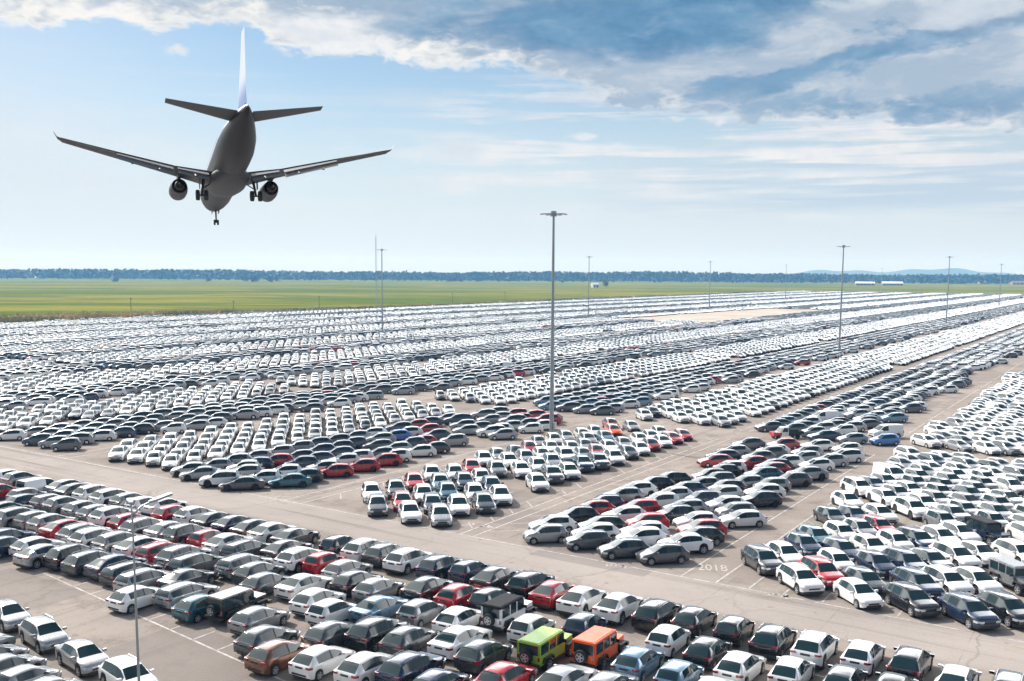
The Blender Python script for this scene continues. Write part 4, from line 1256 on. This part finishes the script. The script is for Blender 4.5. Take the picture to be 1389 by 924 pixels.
CR = [(crown_mesh("crown_%d" % k, k + 3, w, h, 520, .75, M_leaf), trunk_mesh("trunk_%d" % k, h, w)) for k, (w, h) in enumerate(((9, 10), (12, 9), (7, 12)))]
CRP = (crown_mesh("crown_pale", 9, 9, 11, 520, .7, M_leafp), trunk_mesh("trunk_pale", 11, 9))
TREES = [(822, 389, CRP, 1.2, "pale round tree alone beside the small white house"), (763, 384, CRP, 1.0, "pale low tree in the field just past the tallest lamp mast")]
for q, (a, n_) in enumerate(((338, 2), (352, 1), (372, 4), (288, 1), (620, 5), (642, 3), (1085, 4), (1098, 3), (1315, 4), (1330, 3), (1345, 3), (1290, 2), (905, 1), (150, 2))):
    TREES += [(a + random.uniform(-9, 9), 381.5 + random.uniform(-.5, 1.8), CR[random.randrange(3)], random.uniform(.8, 1.5), None) for _ in range(n_)]
for px_, py_, (cm, tm), s, lab in TREES:
    bx, by = gp(px_, py_)
    o = empty("field_tree", (bx, by, 0), random.uniform(0, 6)); o.scale = (s,) * 3
    link("crown", cm, o); link("trunk", tm, o)
    tag(o, lab or "dark green tree in a far hedgerow before the woods", "tree", "trees in the far hedgerows" if not lab else "pale trees in the field")

# woods on the horizon
g = random.Random(5); b = MB()
for _ in range(5200):
    X_ = g.uniform(-3000, 3000); Y_ = g.uniform(2950, 3700)
    hgt = (26.5 + 2.5 * math.sin(X_ * .004) + 1.5 * math.sin(X_ * .013 + 1)) * g.uniform(.8, 1.04) + (Y_ - 2950) * .004
    r0 = g.uniform(7, 13)
    for k in range(8):
        z0 = hgt * g.uniform(.10, .95); rr = r0 * g.uniform(.28, .55)
        cx, cy = X_ + g.gauss(0, r0 * .5), Y_ + g.gauss(0, r0 * .5)
        n_ = Vector((g.gauss(0, 1), g.gauss(-.6, 1), g.gauss(0, .8))).normalized(); q = n_.orthogonal().normalized() * rr; e = n_.cross(q)
        b.add([Vector((cx, cy, z0)) + q * math.cos(t) * g.uniform(.7, 1.2) + e * math.sin(t) * g.uniform(.7, 1.2) for t in (0, 1.26, 2.5, 3.77, 5.0)], [(0, 1, 2, 3, 4)])
for X_ in range(-3100, 3100, 60):                              # the mass behind the front trees
    b.add([(X_, 3400, 0), (X_ + 60, 3400, 0), (X_ + 60, 3402, 22), (X_, 3402, 22), ], [(0, 1, 2, 3)])
me = bpy.data.meshes.new("woods"); me.from_pydata([tuple(v) for v in b.v], [], b.f); me.materials.append(M_leaf)
tag(link("woods", me), "dark belt of woods along the whole horizon", "woods", None, "stuff")

# far hills
hl = MB()
N_ = 90
top = []
for i in range(N_ + 1):
    x = 1500 + i * 60
    e_ = max(0, math.sin(max(0, min(1, (x - 1900) / 2400)) * math.pi))
    top.append((x, 8000, (25 + 40 * e_ + 12 * math.sin(x * .0061) + 7 * math.sin(x * .017)) * min(1, max(.1, (x - 1500) / 900))))
hl.add([(x, 7600, -1) for x, y, z in top] + top + [(x, 8400, -1) for x, y, z in top],
       [(i, i + 1, N_ + 2 + i, N_ + 1 + i) for i in range(N_)] + [(N_ + 1 + i, N_ + 2 + i, 2 * N_ + 3 + i, 2 * N_ + 2 + i) for i in range(N_)])
tag(hl.build("hills", M_leaf), None, None, None, "structure")

# reeds and scrub along the edge of the yard
M_reed, b = new_mat("dry reeds", (.20, .16, .085), .9, spec=.1)
n = noise(pos(), .03, 4, .6)
setc(b, mixc(ss(n, .35, .65), (.55, .43, .23), (.34, .30, .13)))
b = MB(); g = random.Random(8)
for _ in range(17000):
    u = g.uniform(150, 1400)
    wid = 18 if u < 330 else (9 if u < 400 else 4)
    v = -452 - abs(g.gauss(0, 1)) * wid
    if u > 400 and g.random() < .35: continue
    v += 6 * math.sin(u * .013)
    x, y = uv2xy(u, v); h = g.uniform(.9, 2.5) if u < 400 else g.uniform(.5, 1.6)
    a = g.uniform(0, 3.14); w = g.uniform(.5, 1.6)
    b.add([(x - w * math.cos(a), y - w * math.sin(a), 0), (x + w * math.cos(a), y + w * math.sin(a), 0), (x + w * .6 * math.cos(a) + g.gauss(0, .3), y + w * .6 * math.sin(a), h), (x - w * .7 * math.cos(a) + g.gauss(0, .3), y - w * .7 * math.sin(a), h * g.uniform(.6, 1))], [(0, 1, 2, 3)])
me = bpy.data.meshes.new("reeds"); me.from_pydata(b.v, [], b.f); me.materials.append(M_reed)
tag(link("reeds", me), "dry brown reeds and scrub along the edge of the yard", "reeds", None, "stuff")
M_verge, b = new_mat("rough verge", (.13, .12, .07), .95, spec=.0)
n = noise(pos(), .08, 5, .6)
setc(b, mixc(ss(n, .35, .65), (.15, .14, .075), (.25, .22, .14)))
sheet("verge", [uv2xy(u, -441.5 + 6 * math.sin(u * .013)) for u in range(60, 1440, 20)] + [uv2xy(u, -(470 if u < 400 else 455) + 6 * math.sin(u * .013)) for u in range(1420, 40, -20)], -.004, M_verge)

# ------------------------------------------------------------------ the airliner
K = .66
PL = dict(yaw=-.3685, pit=-.1315, rol=-.0111)
pp = Vector((0, 0, CAMH)) + (Vector((-31.52, 115.72, 35.24)) - Vector((0, 0, CAMH))) * K
cyw, syw = math.cos(PL['yaw']), math.sin(PL['yaw'])
fv, lv, uv_ = Vector((syw, cyw, 0)), Vector((-cyw, syw, 0)), Vector((0, 0, 1))
f2 = fv * math.cos(PL['pit']) + uv_ * math.sin(PL['pit']); u2 = -fv * math.sin(PL['pit']) + uv_ * math.cos(PL['pit'])
l3 = lv * math.cos(PL['rol']) + u2 * math.sin(PL['rol']); u3 = -lv * math.sin(PL['rol']) + u2 * math.cos(PL['rol'])
MW = Matrix(((f2.x, l3.x, u3.x, pp.x), (f2.y, l3.y, u3.y, pp.y), (f2.z, l3.z, u3.z, pp.z), (0, 0, 0, 1))) @ Matrix.Scale(K, 4)
plane = empty("passenger_airliner")
plane.matrix_world = MW
tag(plane, "twin engine airliner descending with its landing gear down above the yard", "airliner")

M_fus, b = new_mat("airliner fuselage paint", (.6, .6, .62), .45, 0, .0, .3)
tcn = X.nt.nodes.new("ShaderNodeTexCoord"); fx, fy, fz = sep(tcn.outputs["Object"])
belly_shade = ss(fz + (fx + 8.0) * .03, .95, .80)  # backlit underside: its shade is painted near-black into the fuselage colour
setc(b, mixc(belly_shade, (.74, .74, .75), (.016, .015, .018)))
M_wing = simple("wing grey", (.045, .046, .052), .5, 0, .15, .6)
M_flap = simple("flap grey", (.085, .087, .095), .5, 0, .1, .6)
M_fin, b = new_mat("fin paint", (.8, .8, .8), .3, 0, .6)
tcn = X.nt.nodes.new("ShaderNodeTexCoord"); fx, fy, fz = sep(tcn.outputs["Object"])
setc(b, mixc(ss(fz, 4.6, 2.2), (.74, .74, .80), (.03, .06, .36)))
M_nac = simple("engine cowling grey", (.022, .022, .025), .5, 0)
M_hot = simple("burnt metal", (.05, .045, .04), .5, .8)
M_win, _b = new_mat("cabin window", (.02, .02, .025), .1)

fus = MB()
ST = [(18.9, -.75, .05, .05), (18.6, -.68, .45, .42), (17.9, -.55, .9, .85), (16.8, -.32, 1.32, 1.3), (15.3, -.1, 1.65, 1.68), (13, 0, 1.85, 1.92), (4, 0, 1.88, 2.0), (-6, 0, 1.88, 2.0),
      (-9.5, .05, 1.86, 1.95), (-12.5, .28, 1.68, 1.68), (-15, .58, 1.32, 1.32), (-17.5, .85, .86, .95), (-19.2, 1.0, .46, .6), (-20.2, 1.05, .2, .32), (-20.4, 1.06, .08, .1)]
S_ = 28
vs = [(x, rw * math.cos(2 * math.pi * k / S_), zc + rh * math.sin(2 * math.pi * k / S_)) for x, zc, rw, rh in ST for k in range(S_)]
fus.add(vs, [(i * S_ + k, i * S_ + (k + 1) % S_, (i + 1) * S_ + (k + 1) % S_, (i + 1) * S_ + k) for i in range(len(ST) - 1) for k in range(S_)])
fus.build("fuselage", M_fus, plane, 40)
bf = MB()                                                            # wing-to-body fairing
ST2 = [(6.0, -1.6, .6, .3), (4.6, -1.55, 1.5, .75), (2, -1.5, 2.1, 1.0), (-2, -1.5, 2.15, 1.0), (-4.8, -1.5, 1.6, .8), (-6.8, -1.55, .5, .35)]
vs = [(x, rw * math.cos(2 * math.pi * k / 18), zc + rh * math.sin(2 * math.pi * k / 18)) for x, zc, rw, rh in ST2 for k in range(18)]
bf.add(vs, [(i * 18 + k, i * 18 + (k + 1) % 18, (i + 1) * 18 + (k + 1) % 18, (i + 1) * 18 + k) for i in range(len(ST2) - 1) for k in range(18)] + [tuple(range(18)), tuple(range(90, 108))])
bf.build("belly_fairing", M_nac, plane, 40)
wn = MB()
for s in (-1, 1):
    for k in range(34):
        x = 13.5 - k * .72; wn.add([(x, s * 1.885, .50), (x + .26, s * 1.885, .50), (x + .26, s * 1.87, .82), (x, s * 1.87, .82)], [(0, 1, 2, 3)])
wn.build("cabin_window_row", M_win, plane)


def aerofoil(sections, n=9):
    """sections: (lead x, y, z, chord, thickness) -> closed lofted wing"""
    b = MB(); vs = []
    prof = [(0, 0), (.03, .35), (.12, .75), (.35, 1.0), (.65, .65), (1, .05), (.65, -.25), (.35, -.45), (.12, -.42), (.03, -.25)]
    m = len(prof)
    for lx_, y, z, ch, th in sections:
        vs += [(lx_ - a * ch, y, z + q * ch * th) for a, q in prof]
    fs = [(i * m + k, i * m + (k + 1) % m, (i + 1) * m + (k + 1) % m, (i + 1) * m + k) for i in range(len(sections) - 1) for k in range(m)]
    fs += [tuple(range(m))[::-1], tuple(range((len(sections) - 1) * m, len(sections) * m))]
    return b.add(vs, fs)


def wy(t): return -1.05 + t * 2.35        # wing height over the half span 0..1


for s in (-1, 1):
    ys = 1.0 if s > 0 else 1.03
    w = aerofoil([(4.6, s * 1.2, wy(0), 7.2, .11), (2.0, s * 5.6, wy(.28), 4.35, .105), (-1.2, s * 11, wy(.62), 2.95, .11), (-4.3, s * 16.4 * ys, wy(.96), 1.8, .11)])
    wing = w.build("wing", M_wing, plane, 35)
    wl_ = aerofoil([(-4.35, s * 16.38 * ys, wy(.96), 1.62, .06), (-4.8, s * 16.75 * ys, wy(.97) + .12, 1.2, .06), (-5.3, s * 17.05 * ys, wy(.98) + .62, .6, .06)])
    wl_.build("winglet", M_fin if s > 9 else M_wing, wing, 35)
    for (y0, y1, n_) in ((2.2, 5.3, 0), (5.75, 11.3, 1)):
        Q = []
        for y in (y0, y1):
            t = (y - 1.2) / 15.6
            te = 4.6 - 7.2 if y < 1.3 else (lerp(4.6 - 7.2, 2.0 - 4.35, min(1, (y - 1.2) / 4.4)) if y < 5.6 else lerp(2.0 - 4.35, -1.2 - 2.85, (y - 5.6) / 5.4))
            Q.append((te, s * y, wy(t)))
        (ta, ya, za), (tb, yb_, zb_) = Q
        fl = MB()
        fl.add([(ta + .25, ya, za + .0), (tb + .2, yb_, zb_ + .0), (tb - .75, yb_, zb_ - .42), (ta - 1.05, ya, za - .62), (ta + .25, ya, za - .22), (tb + .2, yb_, zb_ - .16), (tb - .75, yb_, zb_ - .46), (ta - 1.05, ya, za - .66)],
               [(0, 1, 2, 3), (7, 6, 5, 4), (0, 4, 5, 1), (3, 2, 6, 7), (0, 3, 7, 4), (1, 5, 6, 2)])
        fl.build("flap", M_flap, wing)
        fl = MB()
        fl.add([(ta - .95, ya, za - .72), (tb - .70, yb_, zb_ - .50), (tb - 1.15, yb_, zb_ - .95), (ta - 1.5, ya, za - 1.28), (ta - .95, ya, za - .80), (tb - .70, yb_, zb_ - .56), (tb - 1.15, yb_, zb_ - .98), (ta - 1.5, ya, za - 1.31)],
               [(0, 1, 2, 3), (7, 6, 5, 4), (0, 4, 5, 1), (3, 2, 6, 7), (0, 3, 7, 4), (1, 5, 6, 2)])
        fl.build("flap", M_flap, wing)
    ai = MB(); ta, tb = -1.2 - 2.85, -3.6 - 1.95
    ai.add([(ta + .1, s * 11.5, wy(.65) + .02), (tb + .1, s * 15.4, wy(.90) + .02), (tb - .40, s * 15.4, wy(.90) - .10), (ta - .5, s * 11.5, wy(.65) - .12), (ta + .1, s * 11.5, wy(.65) - .1), (tb + .1, s * 15.4, wy(.90) - .08), (tb - .40, s * 15.4, wy(.90) - .14), (ta - .5, s * 11.5, wy(.65) - .17)],
           [(0, 1, 2, 3), (7, 6, 5, 4), (0, 4, 5, 1), (3, 2, 6, 7), (0, 3, 7, 4), (1, 5, 6, 2)])
    ai.build("aileron", M_flap, wing)
    for y, ln_ in ((3.6, 2.0), (7.2, 1.8), (9.8, 1.5)):
        t = (y - 1.2) / 15.6; te = lerp(2.0 - 4.35, -1.2 - 2.85, (y - 5.6) / 5.4) if y > 5.6 else lerp(4.6 - 7.2, 2.0 - 4.35, (y - 1.2) / 4.4)
        q = MB(); q.tube([(te + 1.6, s * y, wy(t) - .30), (te + .4, s * y, wy(t) - .52), (te - ln_ * .5, s * y, wy(t) - .92), (te - ln_, s * y, wy(t) - 1.2)], [.05, .19, .19, .04], 8)
        q.build("flap_track_fairing", M_wing, wing, 40)
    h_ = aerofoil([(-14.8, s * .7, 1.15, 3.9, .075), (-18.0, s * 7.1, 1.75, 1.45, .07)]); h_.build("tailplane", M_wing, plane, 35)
    e = MB()                                                         # engine
    ey_, ez_ = s * 4.95, -1.72
    rings_ = [(5.3, .80), (5.4, .89), (5.0, .96), (4.0, 1.0), (2.8, .96), (1.6, .82), (1.55, .76), (2.2, .76)]
    vs = [(x, ey_ + r_ * math.cos(2 * math.pi * k / 22), ez_ + r_ * math.sin(2 * math.pi * k / 22) * (.94 if math.sin(2 * math.pi * k / 22) < 0 else 1)) for x, r_ in rings_ for k in range(22)]
    e.add(vs, [(i * 22 + k, i * 22 + (k + 1) % 22, (i + 1) * 22 + (k + 1) % 22, (i + 1) * 22 + k) for i in range(len(rings_) - 1) for k in range(22)] + [tuple(range(22))])
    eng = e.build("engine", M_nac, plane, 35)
    nz = MB(); nz.tube([(2.3, ey_, ez_), (1.4, ey_, ez_), (.75, ey_, ez_)], [.62, .55, .40], 18, cap=False); nz.tube([(1.6, ey_, ez_), (.75, ey_, ez_), (.2, ey_, ez_)], [.36, .28, .03], 14); nz.build("exhaust_nozzle", M_hot, eng, 40)
    py_l = MB(); py_l.prism([(4.6, -1.05), (.2, -.95), (-.6, -.55), (3.0, -.42)], ey_ - .16, ey_ + .16, 0, Matrix(((1, 0, 0, 0), (0, 0, 1, 0), (0, 1, 0, 0), (0, 0, 0, 1)))); py_l.build("pylon", M_wing, eng)
    gy = s * 2.86
    g_ = MB(); g_.tube([(-1.2, gy - s * .3, -1.2), (-1.3, gy, -3.25)], [.17, .11], 8); g_.tube([(-1.3, gy - .45, -3.25), (-1.3, gy + .45, -3.25)], .09, 8); g_.tube([(-.9, gy - s * 1.2, -1.7), (-1.25, gy, -2.6)], .07, 6)
    gear = g_.build("main_landing_gear", M_hot, plane, 40)
    gd = MB(); gd.box(-1.7, -.7, gy + s * .18 - .02, gy + s * .18 + .02, -2.5, -1.35); gd.build("gear_door", M_wing, gear)
    wm = MB().wheel(.56, .40, 18).mesh("airliner_wheel", [M_tyre], 30)
    for q in (-.43, .43): link("wheel", wm, gear, (-1.3, gy + q, -3.25))
g_ = MB(); g_.tube([(14.4, 0, -1.5), (14.6, 0, -3.35)], [.12, .08], 8); g_.tube([(14.6, -.25, -3.35), (14.6, .25, -3.35)], .06, 6); g_.tube([(15.5, 0, -1.7), (14.55, 0, -2.6)], .05, 6)
gear = g_.build("nose_landing_gear", M_hot, plane, 40)
gd = MB()
for s in (-1, 1): gd.box(14.0, 15.8, s * .38 - .015, s * .38 + .015, -2.15, -1.6)
gd.build("gear_door", M_wing, gear)
wm = MB().wheel(.34, .2, 16).mesh("airliner_nose_wheel", [M_tyre], 30)
for q in (-.2, .2): link("wheel", wm, gear, (14.6, q, -3.35))
fn = MB()
prof = [(0, 0), (.1, .045), (.35, .06), (1, .004), (.35, -.06), (.1, -.045)]
SEC = [(-11.6, 1.75, 8.4), (-13.6, 2.7, 6.2), (-18.6, 8.3, 2.2)]
vs = [(lx_ - a * ch, q * ch * .5, z) for lx_, z, ch in SEC for a, q in prof]
fn.add(vs, [(i * 6 + k, i * 6 + (k + 1) % 6, (i + 1) * 6 + (k + 1) % 6, (i + 1) * 6 + k) for i in range(2) for k in range(6)] + [tuple(range(6)), tuple(range(12, 18))])
fn.build("fin", M_fin, plane, 35)

# ------------------------------------------------------------------ the air
hb = MB(); hb.box(-9500, 9500, -560, 9400, -1.2, 150)
M_haze = bpy.data.materials.new("hazy air"); M_haze.use_nodes = True
nt = M_haze.node_tree; nt.nodes.clear()
pv = nt.nodes.new("ShaderNodeVolumePrincipled"); pv.inputs["Color"].default_value = (.22, .56, 1.0, 1); pv.inputs["Absorption Color"].default_value = (1, 1, 1, 1); pv.inputs["Density"].default_value = .00014; pv.inputs["Anisotropy"].default_value = .1
ou = nt.nodes.new("ShaderNodeOutputMaterial"); nt.links.new(pv.outputs[0], ou.inputs["Volume"])
tag(hb.build("haze", M_haze), None, None, None, "stuff")
